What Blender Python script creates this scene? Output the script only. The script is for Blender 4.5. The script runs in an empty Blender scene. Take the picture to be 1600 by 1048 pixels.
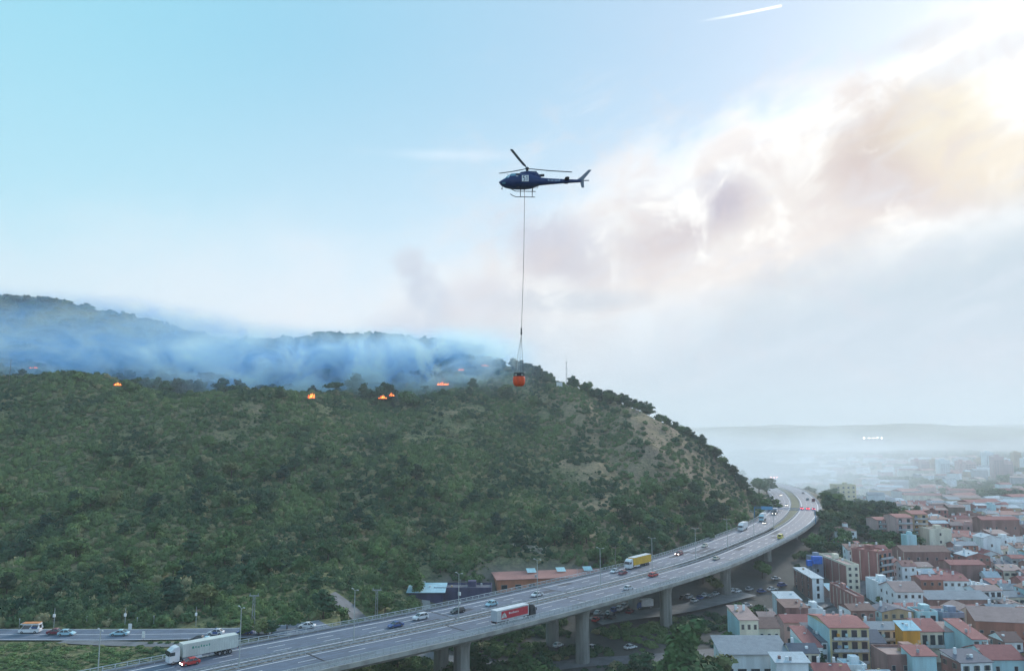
import bpy, math, random
import numpy as np
from mathutils import Vector, Matrix, noise as mnoise
C = bpy.context.scene
COL = C.collection
R = math.radians

# ---------------------------------------------------------------- camera
F = 1209.0; HZ = 672.0; CZ = 72.0
PITCH = math.atan((HZ - 524) / F)
cam = bpy.data.cameras.new('camera'); camo = bpy.data.objects.new('camera', cam); COL.objects.link(camo)
camo.location = (0, 0, CZ); camo.rotation_euler = (math.pi / 2 + PITCH, 0, 0)
cam.sensor_width = 36.0; cam.lens = 36.0 * F / 1600.0
cam.clip_start = 1.0; cam.clip_end = 40000.0
C.camera = camo

def ray(px, py):
    x = (px - 800) / F; y = (524 - py) / F
    return (x, math.cos(PITCH) - y * math.sin(PITCH), math.sin(PITCH) + y * math.cos(PITCH))
def at_z(px, py, z):
    d = ray(px, py); t = (z - CZ) / d[2]; return (d[0] * t, d[1] * t)
def at_y(px, py, Y):
    d = ray(px, py); t = Y / d[1]; return (d[0] * t, Y, CZ + d[2] * t)
def azel(px, py):
    d = Vector(ray(px, py)).normalized(); return math.atan2(d.x, d.y), math.asin(d.z)

# ---------------------------------------------------------------- render / exposure
C.view_settings.view_transform = 'Standard'; C.view_settings.look = 'None'
C.view_settings.exposure = 0.42; C.view_settings.gamma = 1.0
C.view_settings.use_curve_mapping = False
C.render.engine = 'CYCLES'
cy = C.cycles
cy.use_denoising = True
try: cy.denoiser = 'OPENIMAGEDENOISE'
except Exception: pass
cy.max_bounces = 6; cy.diffuse_bounces = 2; cy.glossy_bounces = 2; cy.transmission_bounces = 3
cy.volume_bounces = 4; cy.transparent_max_bounces = 8
cy.use_adaptive_sampling = True; cy.adaptive_threshold = 0.02
cy.volume_step_rate = 1.0; cy.volume_max_steps = 96
cy.sample_clamp_indirect = 4.0

# ---------------------------------------------------------------- node helpers
class NT:
    def __init__(s, tree): s.t = tree; s.n = tree.nodes; s.l = tree.links
    def set(s, sock, v):
        if isinstance(v, bpy.types.NodeSocket): s.l.new(v, sock)
        elif v is not None:
            try: sock.default_value = v
            except Exception: sock.default_value = tuple(v) + (1.0,)
    def m(s, op, a, b=None, c=None, clamp=False):
        n = s.n.new('ShaderNodeMath'); n.operation = op; n.use_clamp = clamp
        s.set(n.inputs[0], a)
        if b is not None: s.set(n.inputs[1], b)
        if c is not None: s.set(n.inputs[2], c)
        return n.outputs[0]
    def vm(s, op, a, b=None):
        n = s.n.new('ShaderNodeVectorMath'); n.operation = op
        s.set(n.inputs[0], a)
        if b is not None: s.set(n.inputs[1], b)
        return n.outputs[0]
    def sstep(s, x, a, b, o0=0.0, o1=1.0):
        n = s.n.new('ShaderNodeMapRange'); n.interpolation_type = 'SMOOTHSTEP'
        s.set(n.inputs[0], x); s.set(n.inputs[1], a); s.set(n.inputs[2], b); s.set(n.inputs[3], o0); s.set(n.inputs[4], o1)
        return n.outputs[0]
    def lin(s, x, a, b, o0=0.0, o1=1.0):
        n = s.n.new('ShaderNodeMapRange')
        s.set(n.inputs[0], x); s.set(n.inputs[1], a); s.set(n.inputs[2], b); s.set(n.inputs[3], o0); s.set(n.inputs[4], o1)
        return n.outputs[0]
    def noise(s, vec, scale, detail=4, rough=0.55, dist=0.0):
        n = s.n.new('ShaderNodeTexNoise')
        if vec is not None: s.set(n.inputs['Vector'], vec)
        n.inputs['Scale'].default_value = scale; n.inputs['Detail'].default_value = detail
        n.inputs['Roughness'].default_value = rough; n.inputs['Distortion'].default_value = dist
        return n.outputs['Fac']
    def mix(s, f, a, b, blend='MIX'):
        n = s.n.new('ShaderNodeMix'); n.data_type = 'RGBA'; n.blend_type = blend
        s.set(n.inputs['Factor'], f)
        s.set(n.inputs[6], a if isinstance(a, bpy.types.NodeSocket) else tuple(a)[:3] + (1.0,))
        s.set(n.inputs[7], b if isinstance(b, bpy.types.NodeSocket) else tuple(b)[:3] + (1.0,))
        return n.outputs[2]
    def xyz(s, v):
        n = s.n.new('ShaderNodeSeparateXYZ'); s.set(n.inputs[0], v); return n.outputs
    def comb(s, x, y, z):
        n = s.n.new('ShaderNodeCombineXYZ'); s.set(n.inputs[0], x); s.set(n.inputs[1], y); s.set(n.inputs[2], z); return n.outputs[0]

def srgb(r, g, b):
    f = lambda c: (c / 255 / 12.92) if c / 255 <= 0.04045 else ((c / 255 + 0.055) / 1.055) ** 2.4
    return (f(r), f(g), f(b))

# ---------------------------------------------------------------- world: evening sky with the big smoke plume far behind the ridge
W = bpy.data.worlds.new('World'); C.world = W; W.use_nodes = True
w = NT(W.node_tree); w.n.clear()
out = w.n.new('ShaderNodeOutputWorld')
SUN_EL, SUN_AZ = R(26), R(33)           # azimuth from +Y towards +X
sky = w.n.new('ShaderNodeTexSky'); sky.sky_type = 'NISHITA'; sky.sun_disc = False
sky.sun_elevation = SUN_EL; sky.sun_rotation = SUN_AZ
sky.air_density = 1.0; sky.dust_density = 1.5; sky.ozone_density = 1.5
tc = w.n.new('ShaderNodeTexCoord')
dirv = tc.outputs['Generated']
dx, dy, dz = w.xyz(dirv)[0:3]
az = w.m('ARCTAN2', dx, dy); el = w.m('ARCSINE', dz)
# clear-sky colour: cyan high and to the left, paler towards the horizon and the sun
elc = w.sstep(el, R(3), R(29))
azc = w.sstep(az, R(-32), R(30))
low = w.mix(azc, srgb(210, 230, 240), srgb(214, 224, 236))
high = w.mix(azc, srgb(136, 200, 224), srgb(170, 195, 222))
base = w.mix(elc, low, high)
leftcy = w.m('MULTIPLY', w.sstep(az, R(-12), R(-36)), w.sstep(el, R(4), R(14)))
base = w.mix(w.m('MULTIPLY', leftcy, 0.45), base, srgb(158, 220, 234))
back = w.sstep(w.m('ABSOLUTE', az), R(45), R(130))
base = w.mix(back, base, w.mix(elc, srgb(206, 226, 244), srgb(158, 202, 238)))  # unseen sky behind the camera, made brighter to light camera-facing walls
nish = w.vm('SCALE', sky.outputs[0]); nish.node.inputs['Scale'].default_value = 0.09
base = w.mix(0.12, w.mix(1.0, base, (0.93, 0.93, 0.93), 'MULTIPLY'), nish)
# smoke: stretched, warped noise
ca = w.comb(w.m('MULTIPLY', az, 1.0), w.m('MULTIPLY', el, 1.0), 0.0)
def rotuv(ang, sx, sy, ox=0.0, oy=0.0):
    c, s_ = math.cos(ang), math.sin(ang)
    x = w.m('ADD', w.m('MULTIPLY', az, c * sx), w.m('MULTIPLY', el, s_ * sx))
    y = w.m('ADD', w.m('MULTIPLY', az, -s_ * sy), w.m('MULTIPLY', el, c * sy))
    return w.comb(w.m('ADD', x, ox), w.m('ADD', y, oy), 0.37)
nA = w.noise(rotuv(R(25), 5, 9), 1.0, 6, 0.55, 0.7)
nB = w.noise(rotuv(R(10), 13, 17, 3.1, 1.7), 1.0, 6, 0.58, 0.5)
nC = w.noise(rotuv(R(18), 9, 40, 7.0, 2.0), 1.0, 5, 0.6, 0.3)
nS = w.m('ADD', w.m('MULTIPLY', w.m('SUBTRACT', nA, 0.5), 1.3), w.m('MULTIPLY', w.m('SUBTRACT', nB, 0.5), 0.8))
nD = w.noise(rotuv(R(35), 11, 13, 5.3, 9.1), 1.0, 7, 0.60, 0.45)
nS = w.m('ADD', nS, w.m('MULTIPLY', w.m('SUBTRACT', nD, 0.5), 0.9))
nS = w.m('ADD', nS, w.m('MULTIPLY', w.m('SUBTRACT', nC, 0.5), 0.45))
def blob(px, py, rx, ry, tilt=0.0, namp=0.6, soft=0.55, nn=None):
    a0, e0 = azel(px, py); k = 1 / F
    dxx = w.m('SUBTRACT', az, a0); dyy = w.m('SUBTRACT', el, e0)
    c, s_ = math.cos(tilt), math.sin(tilt)
    u = w.m('ADD', w.m('MULTIPLY', dxx, c / (rx * k)), w.m('MULTIPLY', dyy, s_ / (rx * k)))
    v = w.m('ADD', w.m('MULTIPLY', dxx, -s_ / (ry * k)), w.m('MULTIPLY', dyy, c / (ry * k)))
    d = w.m('SQRT', w.m('ADD', w.m('MULTIPLY', u, u), w.m('MULTIPLY', v, v)))
    d = w.m('SUBTRACT', d, w.m('MULTIPLY', nS if nn is None else nn, namp))
    return w.sstep(d, 1.0 + soft * 0.5, 1.0 - soft * 0.9)
def paint(col, px, py, rx, ry, rgb, amt, **k):
    f_ = 0.96 if max(rgb) > 256 else 0.80
    return w.mix(w.m('MULTIPLY', blob(px, py, rx, ry, **k), amt), col, tuple(c * f_ for c in srgb(*rgb)))
colr = base
W1 = (258, 257, 253)
colr = paint(colr, 480, 540, 640, 150, (240, 243, 249), 0.85, namp=0.5, soft=1.3)
colr = paint(colr, 1050, 560, 420, 260, (240, 241, 244), 0.85, namp=0.5, soft=1.0)
# bright cloud bank, its edge rising to the right
colr = paint(colr, 1500, 330, 640, 210, (250, 249, 248), 0.95, tilt=R(24), namp=0.5, soft=0.9)
colr = paint(colr, 1210, 270, 330, 95, W1, 1.0, tilt=R(16), namp=0.9, soft=0.9)
colr = paint(colr, 1500, 190, 300, 130, W1, 1.0, tilt=R(20), namp=0.8, soft=0.8)
colr = paint(colr, 1000, 380, 190, 90, (252, 251, 250), 0.8, tilt=R(20), namp=0.9, soft=1.0)
colr = paint(colr, 800, 470, 230, 70, (250, 248, 248), 0.75, tilt=R(10), namp=0.8, soft=1.0)
# tan and mauve billows
colr = paint(colr, 1130, 345, 430, 95, (228, 219, 215), 0.65, tilt=R(15), namp=0.8, soft=1.0)
colr = paint(colr, 1420, 250, 150, 90, (238, 226, 214), 0.6, tilt=R(10), namp=0.9, soft=1.0)
colr = paint(colr, 740, 490, 150, 50, (224, 222, 228), 0.6, tilt=R(12), namp=1.0, soft=0.9)
colr = paint(colr, 1385, 215, 85, 95, (216, 198, 186), 0.9, tilt=R(-25), namp=1.15, soft=0.8)
colr = paint(colr, 1360, 280, 70, 45, (212, 194, 190), 0.75, namp=1.2, soft=0.8)
colr = paint(colr, 1440, 300, 110, 40, (222, 204, 198), 0.75, tilt=R(-12), namp=1.2, soft=0.8)
colr = paint(colr, 1470, 190, 80, 60, (252, 242, 218), 0.7, namp=1.1, soft=0.9)
colr = paint(colr, 1590, 250, 110, 50, (247, 232, 208), 0.75, namp=1.1, soft=0.8)
colr = paint(colr, 1132, 325, 52, 44, (190, 180, 194), 0.9, namp=1.1, soft=0.7)
colr = paint(colr, 1045, 380, 110, 48, (210, 196, 198), 0.85, tilt=R(22), namp=1.2, soft=0.8)
colr = paint(colr, 1020, 345, 50, 40, (226, 216, 216), 0.6, namp=1.2, soft=0.8)
colr = paint(colr, 860, 375, 90, 48, (200, 200, 214), 0.85, tilt=R(-14), namp=1.2, soft=0.8)
colr = paint(colr, 900, 420, 80, 40, (206, 200, 208), 0.8, tilt=R(-20), namp=1.2, soft=0.8)
colr = paint(colr, 1230, 345, 110, 50, (240, 229, 222), 0.7, tilt=R(10), namp=1.2, soft=0.9)
colr = paint(colr, 1150, 420, 260, 55, (247, 234, 226), 0.7, tilt=R(8), namp=0.9, soft=1.0)
colr = paint(colr, 1410, 70, 100, 20, (226, 230, 236), 0.75, tilt=R(8), namp=1.5, soft=0.8)
colr = paint(colr, 1520, 90, 90, 18, (232, 236, 242), 0.6, tilt=R(12), namp=1.5, soft=0.8)
# grey-blue lower bank
colr = paint(colr, 1580, 450, 420, 95, (198, 212, 222), 0.95, tilt=R(8), namp=0.8, soft=0.9)
colr = paint(colr, 1200, 600, 640, 120, (202, 214, 226), 0.9, tilt=R(4), namp=0.5, soft=0.9)
colr = paint(colr, 1150, 720, 900, 95, (196, 213, 226), 0.9, namp=0.3, soft=0.9)
# grey column rising from the ridge
colr = paint(colr, 640, 410, 32, 26, (208, 214, 226), 0.8, namp=1.3, soft=0.6)
colr = paint(colr, 665, 455, 34, 50, (204, 211, 225), 0.9, tilt=R(20), namp=1.1, soft=0.6)
colr = paint(colr, 650, 520, 70, 45, (212, 216, 228), 0.8, namp=1.0, soft=0.8)
colr = paint(colr, 590, 515, 40, 25, (212, 218, 230), 0.6, namp=1.0, soft=0.8)
colr = paint(colr, 750, 465, 55, 32, (220, 220, 229), 0.6, namp=1.2, soft=0.8)
colr = paint(colr, 900, 470, 130, 20, (205, 210, 219), 0.75, namp=1.1, soft=0.8)
colr = paint(colr, 770, 535, 120, 35, (218, 222, 229), 0.7, namp=0.9, soft=0.9)
# thin wisps and mottling over the whole plume
pl = w.m('MULTIPLY', w.sstep(az, R(-12), R(8)), w.sstep(el, R(30), R(20)))
colr = w.mix(w.m('MULTIPLY', w.m('MULTIPLY', w.sstep(nC, 0.48, 0.70), pl), 0.28), colr, srgb(212, 216, 224))
colr = w.mix(w.m('MULTIPLY', w.m('MULTIPLY', w.sstep(nB, 0.50, 0.66), pl), 0.30), colr, srgb(204, 202, 208))
pl2 = blob(1150, 330, 480, 140, tilt=R(17), namp=0.4, soft=0.9)
colr = w.mix(w.m('MULTIPLY', w.m('MULTIPLY', w.sstep(nD, 0.48, 0.66), pl2), 0.5), colr, srgb(206, 193, 190))
colr = w.mix(w.m('MULTIPLY', w.m('MULTIPLY', w.sstep(nD, 0.46, 0.34), pl2), 0.5), colr, srgb(252, 249, 243))
wis2 = blob(700, 243, 110, 8, namp=1.0, soft=1.2)
colr = w.mix(w.m('MULTIPLY', wis2, 0.2), colr, srgb(240, 243, 250))
# short vapour trail
a0, e0 = azel(1222, 9); a1, e1 = azel(1080, 36); ln = math.hypot(a1 - a0, e1 - e0); ux, uy = (a1 - a0) / ln, (e1 - e0) / ln
ta = w.m('SUBTRACT', az, a0); te = w.m('SUBTRACT', el, e0)
al = w.m('DIVIDE', w.m('ADD', w.m('MULTIPLY', ta, ux), w.m('MULTIPLY', te, uy)), ln)
pe = w.m('ABSOLUTE', w.m('ADD', w.m('MULTIPLY', ta, -uy), w.m('MULTIPLY', te, ux)))
tr = w.m('MULTIPLY', w.m('MULTIPLY', w.sstep(al, -0.005, 0.01), w.sstep(al, 1.0, 0.25)), w.sstep(pe, 0.0022, 0.0006))
colr = w.mix(w.m('MULTIPLY', tr, 0.85), colr, srgb(255, 255, 255))
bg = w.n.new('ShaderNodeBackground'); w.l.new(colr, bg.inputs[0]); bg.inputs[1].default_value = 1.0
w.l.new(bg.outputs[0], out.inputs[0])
W.cycles.sampling_method = 'MANUAL'; W.cycles.sample_map_resolution = 512

# ---------------------------------------------------------------- sun: low, veiled by the smoke
sl = bpy.data.lights.new('sun', 'SUN'); so = bpy.data.objects.new('sun', sl); COL.objects.link(so)
sl.energy = 2.3; sl.angle = R(12); sl.color = (1.0, 0.95, 0.90)
sdir = Vector((math.sin(SUN_AZ) * math.cos(SUN_EL), math.cos(SUN_AZ) * math.cos(SUN_EL), math.sin(SUN_EL)))
so.rotation_euler = (-sdir).to_track_quat('-Z', 'Y').to_euler()

# ---------------------------------------------------------------- mesh builder
class MB:
    def __init__(s): s.v = []; s.f = []; s.mi = []
    def add(s, vs, fs, m=0):
        b = len(s.v); s.v += [tuple(p) for p in vs]
        for q in fs: s.f.append(tuple(b + i for i in q)); s.mi.append(m)
        return s
    def quad(s, a, b, c, d, m=0): return s.add([a, b, c, d], [(0, 1, 2, 3)], m)
    def box(s, x, y, z, sx, sy, sz, m=0, rot=0.0, taper=1.0):
        c, n = math.cos(rot), math.sin(rot); vs = []
        for dz, t in ((0, 1.0), (sz, taper)):
            for dx_, dy_ in ((-.5, -.5), (.5, -.5), (.5, .5), (-.5, .5)):
                px, py = dx_ * sx * t, dy_ * sy * t
                vs.append((x + px * c - py * n, y + px * n + py * c, z + dz))
        return s.add(vs, [(3, 2, 1, 0), (4, 5, 6, 7), (0, 1, 5, 4), (1, 2, 6, 5), (2, 3, 7, 6), (3, 0, 4, 7)], m)
    def tube(s, p0, p1, r0, r1=None, n=8, m=0, caps=True):
        r1 = r0 if r1 is None else r1
        p0, p1 = Vector(p0), Vector(p1); d = (p1 - p0).normalized()
        a = d.orthogonal().normalized(); b = d.cross(a)
        vs = [p0 + (a * math.cos(6.28318 * i / n) + b * math.sin(6.28318 * i / n)) * r0 for i in range(n)]
        vs += [p1 + (a * math.cos(6.28318 * i / n) + b * math.sin(6.28318 * i / n)) * r1 for i in range(n)]
        fs = [(i, (i + 1) % n, n + (i + 1) % n, n + i) for i in range(n)]
        if caps: fs += [tuple(range(n - 1, -1, -1)), tuple(range(n, 2 * n))]
        return s.add(vs, fs, m)
    def prism(s, poly, axis, a, b, m=0):
        """poly: list of 2D points; extruded along axis ('x','y','z') from a to b"""
        n = len(poly)
        def P(p, t): return {'x': (t, p[0], p[1]), 'y': (p[0], t, p[1]), 'z': (p[0], p[1], t)}[axis]
        vs = [P(p, a) for p in poly] + [P(p, b) for p in poly]
        fs = [(i, (i + 1) % n, n + (i + 1) % n, n + i) for i in range(n)] + [tuple(range(n - 1, -1, -1)), tuple(range(n, 2 * n))]
        return s.add(vs, fs, m)
    def loft(s, rings, m=0, caps=True, closed=True):
        n = len(rings[0]); vs = [p for r in rings for p in r]; fs = []
        for k in range(len(rings) - 1):
            for i in range(n if closed else n - 1):
                fs.append((k * n + i, k * n + (i + 1) % n, (k + 1) * n + (i + 1) % n, (k + 1) * n + i))
        if caps and closed: fs += [tuple(range(n - 1, -1, -1)), tuple(range((len(rings) - 1) * n, len(rings) * n))]
        return s.add(vs, fs, m)
    def mesh(s, name, mats, smooth=False):
        me = bpy.data.meshes.new(name); me.from_pydata(s.v, [], s.f)
        for m_ in (mats if isinstance(mats, (list, tuple)) else [mats]): me.materials.append(m_)
        if any(s.mi): me.polygons.foreach_set('material_index', s.mi)
        if smooth: me.polygons.foreach_set('use_smooth', [True] * len(me.polygons))
        me.update(); return me
    def build(s, name, mats, parent=None, smooth=False, **props):
        return place(name, s.mesh(name, mats, smooth), parent, **props)

def tag(o, label=None, cat=None, group=None, kind=None):
    if label: o['label'] = label
    if cat: o['category'] = cat
    if group: o['group'] = group
    if kind: o['kind'] = kind
    return o
def place(name, me, parent=None, loc=None, rz=0.0, scale=None, **props):
    o = bpy.data.objects.new(name, me); COL.objects.link(o)
    if parent is not None: o.parent = parent
    if loc is not None: o.location = loc
    if rz: o.rotation_euler = (0, 0, rz)
    if scale is not None: o.scale = scale if hasattr(scale, '__len__') else (scale,) * 3
    return tag(o, **props)
def empty(name, loc=(0, 0, 0), rz=0.0, **props):
    o = bpy.data.objects.new(name, None); COL.objects.link(o); o.location = loc; o.rotation_euler = (0, 0, rz)
    o.empty_display_size = 0.5
    return tag(o, **props)
def kids(o): return [c for c in CH.get(o, [])]
CH = {}
def copy_tree(o, parent=None):
    c = o.copy(); COL.objects.link(c)
    if parent is not None: c.parent = parent
    for ch in list(o.children): copy_tree(ch, c)
    return c

# ---------------------------------------------------------------- materials
MATS = {}
def mat(name, col, rough=0.8, var=0.25, scale=1.0, bump=0.0, metal=0.0, col2=None, spec=0.4, coord='Object', emit=None, estr=0.0, detail=4, streak=False):
    if name in MATS: return MATS[name]
    m = bpy.data.materials.new(name); m.use_nodes = True; t = NT(m.node_tree)
    b = t.n['Principled BSDF']
    tcn = t.n.new('ShaderNodeTexCoord'); v = tcn.outputs[coord]
    if coord == 'World':
        pass
    if streak:
        mp = t.n.new('ShaderNodeMapping'); mp.inputs['Scale'].default_value = (1, 1, 0.15); t.l.new(v, mp.inputs[0]); v = mp.outputs[0]
    n1 = t.noise(v, scale, detail, 0.6)
    c2 = col2 if col2 is not None else tuple(c * (1 - var) for c in col)
    c1 = tuple(min(1, c * (1 + var * 0.5)) for c in col)
    cc = t.mix(t.sstep(n1, 0.35, 0.65), c2, c1)
    t.l.new(cc, b.inputs['Base Color'])
    b.inputs['Roughness'].default_value = rough; b.inputs['Metallic'].default_value = metal
    b.inputs['Specular IOR Level'].default_value = spec
    if bump:
        bn = t.n.new('ShaderNodeBump'); bn.inputs['Strength'].default_value = bump; bn.inputs['Distance'].default_value = 0.1
        t.l.new(t.noise(v, scale * 4, 3), bn.inputs['Height']); t.l.new(bn.outputs[0], b.inputs['Normal'])
    if emit is not None:
        b.inputs['Emission Color'].default_value = tuple(emit) + (1,); b.inputs['Emission Strength'].default_value = estr
    MATS[name] = m; return m

# ---------------------------------------------------------------- numpy value noise
_rng = np.random.RandomState(7); _tab = _rng.rand(256, 256)
def vnoise(x, y):
    xi = np.floor(x).astype(int); yi = np.floor(y).astype(int); fx = x - xi; fy = y - yi
    fx = fx * fx * (3 - 2 * fx); fy = fy * fy * (3 - 2 * fy)
    g = lambda a, b: _tab[a & 255, b & 255]
    return (g(xi, yi) * (1 - fx) + g(xi + 1, yi) * fx) * (1 - fy) + (g(xi, yi + 1) * (1 - fx) + g(xi + 1, yi + 1) * fx) * fy
def fbm(x, y, o=4):
    r = 0; a = 0.5
    for i in range(o): r = r + a * vnoise(x * 2 ** i + 13.7 * i, y * 2 ** i + 7.3 * i); a *= 0.5
    return r - 0.47

# ---------------------------------------------------------------- highway axis (world metres; deck at z = 20)
DECK = 20.0
AX = [(-150, 98), (-110, 133), (-58, 182), (-17, 219), (20.5, 257.5), (51, 291.5), (79, 327), (117, 385), (141, 425), (166, 474), (192, 535), (216, 605), (238, 690), (246, 770), (240, 860), (215, 960), (170, 1070), (110, 1180)]
def catmull(P, n=14):
    P = [np.array(p, float) for p in P]; P = [2 * P[0] - P[1]] + P + [2 * P[-1] - P[-2]]; o = []
    for i in range(1, len(P) - 2):
        for k in range(n):
            t = k / n; a, b, c, d = P[i - 1:i + 3]
            o.append(0.5 * ((2 * b) + (-a + c) * t + (2 * a - 5 * b + 4 * c - d) * t * t + (-a + 3 * b - 3 * c + d) * t ** 3))
    o.append(P[-2]); return np.array(o)
_c = catmull(AX)
_s = np.concatenate([[0], np.cumsum(np.hypot(*(np.diff(_c, axis=0).T)))])
S_END = _s[-1]
AXS = np.arange(0, S_END, 2.0)
AXP = np.stack([np.interp(AXS, _s, _c[:, 0]), np.interp(AXS, _s, _c[:, 1])], 1)
_t = np.gradient(AXP, axis=0); AXT = _t / np.linalg.norm(_t, axis=1)[:, None]
for _ in range(3):
    AXT[1:-1] = (AXT[:-2] + AXT[1:-1] * 2 + AXT[2:]) / 4
AXT /= np.linalg.norm(AXT, axis=1)[:, None]
def axis(s):
    """point, tangent and right-hand normal (towards the outer deck) at arc length s"""
    x = np.interp(s, AXS, AXP[:, 0]); y = np.interp(s, AXS, AXP[:, 1])
    tx = np.interp(s, AXS, AXT[:, 0]); ty = np.interp(s, AXS, AXT[:, 1])
    return x, y, tx, ty
def road_pt(s, d, z=DECK):
    x, y, tx, ty = axis(s); return (x + ty * d, y - tx * d, z)
def gap(s):
    """half width of the gap between the two decks"""
    y = np.interp(s, AXS, AXP[:, 1])
    return float(np.interp(y, [0, 420, 470, 540, 700, 2000], [1.6, 1.6, 2.0, 2.7, 2.7, 2.7]))
def s_at_Y(Y): return float(np.interp(Y, AXP[:, 1], AXS))
def near_axis(x, y):
    x = np.atleast_1d(np.asarray(x, float)).ravel(); y = np.atleast_1d(np.asarray(y, float)).ravel()
    bs = np.zeros(len(x)); bd = np.full(len(x), 1e9); sg = np.zeros(len(x))
    for k in range(0, len(x), 20000):
        X = x[k:k + 20000, None] - AXP[None, ::2, 0]; Yy = y[k:k + 20000, None] - AXP[None, ::2, 1]
        dd = X * X + Yy * Yy; j = dd.argmin(1); ii = np.arange(len(j))
        bs[k:k + 20000] = AXS[::2][j]; bd[k:k + 20000] = np.sqrt(dd[ii, j])
        sg[k:k + 20000] = X[ii, j] * AXT[::2][j, 1] - Yy[ii, j] * AXT[::2][j, 0]
    return bs, bd, np.sign(sg)
S_AB1 = s_at_Y(186.0)     # near abutment
S_AB2 = s_at_Y(480.0)     # far abutment

# ---------------------------------------------------------------- terrain control points
CP = []
def col(px, pts):
    for Y, py in pts: CP.append(at_y(px, py, Y))
def cz(*pts):
    for p in pts: CP.append(p)
col(-300, [(208, 984), (250, 925), (350, 750), (450, 585), (560, 600), (750, 550), (1000, 455), (1150, 470)])
col(0, [(208, 985), (240, 940), (290, 860), (350, 750), (410, 662), (455, 596), (560, 610), (650, 590), (750, 560), (900, 510), (1000, 474), (1120, 480)])
col(100, [(208, 984), (250, 930), (350, 745), (460, 597), (750, 562), (1000, 483)])
col(200, [(208, 983), (250, 925), (300, 842), (350, 760), (410, 682), (465, 611), (560, 618), (700, 588), (850, 548), (980, 506), (1100, 515)])
col(300, [(209, 982), (255, 918), (350, 765), (468, 620), (560, 622), (850, 565), (980, 537)])
col(400, [(212, 980), (260, 910), (320, 832), (380, 742), (430, 673), (478, 617), (560, 622), (700, 598), (850, 572), (960, 545), (1060, 555)])
col(500, [(222, 977), (270, 905), (340, 815), (400, 740), (505, 630), (600, 622), (800, 572), (960, 534)])
cz((-36, 228, 2), (-42, 246, 5), (-60, 215, 12))
col(600, [(268, 955), (300, 902), (340, 832), (400, 752), (460, 692), (520, 647), (565, 632), (620, 610), (700, 582), (850, 550), (950, 533), (1060, 545)])
cz((-20, 252, 3), (-22, 285, 8))
col(700, [(310, 885), (360, 822), (420, 745), (500, 690), (560, 640), (640, 600), (720, 577), (850, 560), (950, 556)])
col(770, [(620, 585), (680, 572)])
cz((5, 270, 4), (0, 300, 9), (25, 288, 6), (28, 310, 12))
col(800, [(335, 850), (400, 772), (470, 704), (550, 632), (625, 577), (720, 590), (900, 575)])
col(750, [(880, 562), (980, 560)])
col(900, [(345, 850), (380, 812), (440, 755), (520, 680), (605, 606), (700, 640)])
cz((50, 318, 10), (60, 345, 17))
col(1000, [(385, 826), (430, 765), (500, 700), (585, 645), (690, 720)])
col(1100, [(410, 826), (440, 800), (495, 755), (565, 704), (660, 770)])
col(1150, [(450, 812), (510, 775), (550, 746)])
col(1190, [(485, 805), (530, 786)])
cz((160, 640, 20), (190, 700, 20), (120, 760, 30), (60, 850, 60), (150, 900, 22), (60, 1050, 40), (-60, 1050, 110), (0, 1200, 60), (-250, 1300, 150), (-600, 1300, 220))
# land on the outer (town) side
cz((-200, 90, 19), (-120, 100, 19), (-110, 150, 19.5), (-130, 180, 19.5), (-200, 150, 20), (-75, 140, 18), (-40, 172, 15), (-30, 150, 8), (0, 185, 2), (0, 150, 1), (0, 100, 0), (100, 100, 0), (250, 100, 0),
   (30, 210, 1), (60, 250, 1), (30, 240, 1.5), (70, 300, 4), (100, 330, 6), (90, 290, 3), (120, 345, 8), (135, 375, 10), (160, 400, 11), (175, 440, 14), (200, 470, 16), (215, 520, 17.5), (240, 560, 17), (270, 600, 13),
   (100, 240, 1), (150, 260, 1), (200, 250, 0), (150, 330, 4), (200, 400, 6), (250, 340, 2), (300, 450, 3), (250, 480, 8), (300, 560, 5), (350, 250, 0), (400, 400, 0), (500, 600, 0), (300, 720, 4), (400, 900, 0), (600, 900, 0), (800, 500, 0), (280, 800, 8), (300, 1000, 2), (500, 1300, 0), (1000, 1300, 0), (200, 1200, 4), (1500, 900, 0))
CPA = np.array(CP, float)
def _rbfmat(P, Q):
    return np.sqrt(((P[:, None, :] - Q[None, :, :]) ** 2).sum(2) + 36.0)
_K = _rbfmat(CPA[:, :2], CPA[:, :2]); _n = len(CPA)
_A = np.zeros((_n + 3, _n + 3)); _A[:_n, :_n] = _K + np.eye(_n) * -0.5
_A[:_n, _n] = 1; _A[:_n, _n + 1:] = CPA[:, :2]; _A[_n, :_n] = 1; _A[_n + 1:, :_n] = CPA[:, :2].T
_W = np.linalg.solve(_A, np.concatenate([CPA[:, 2], [0, 0, 0]]))
ROAD2 = [(-420, 213), (-240, 208), (-160, 207), (-100, 206.5), (-72, 208), (-58, 212), (-48, 219)]
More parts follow.
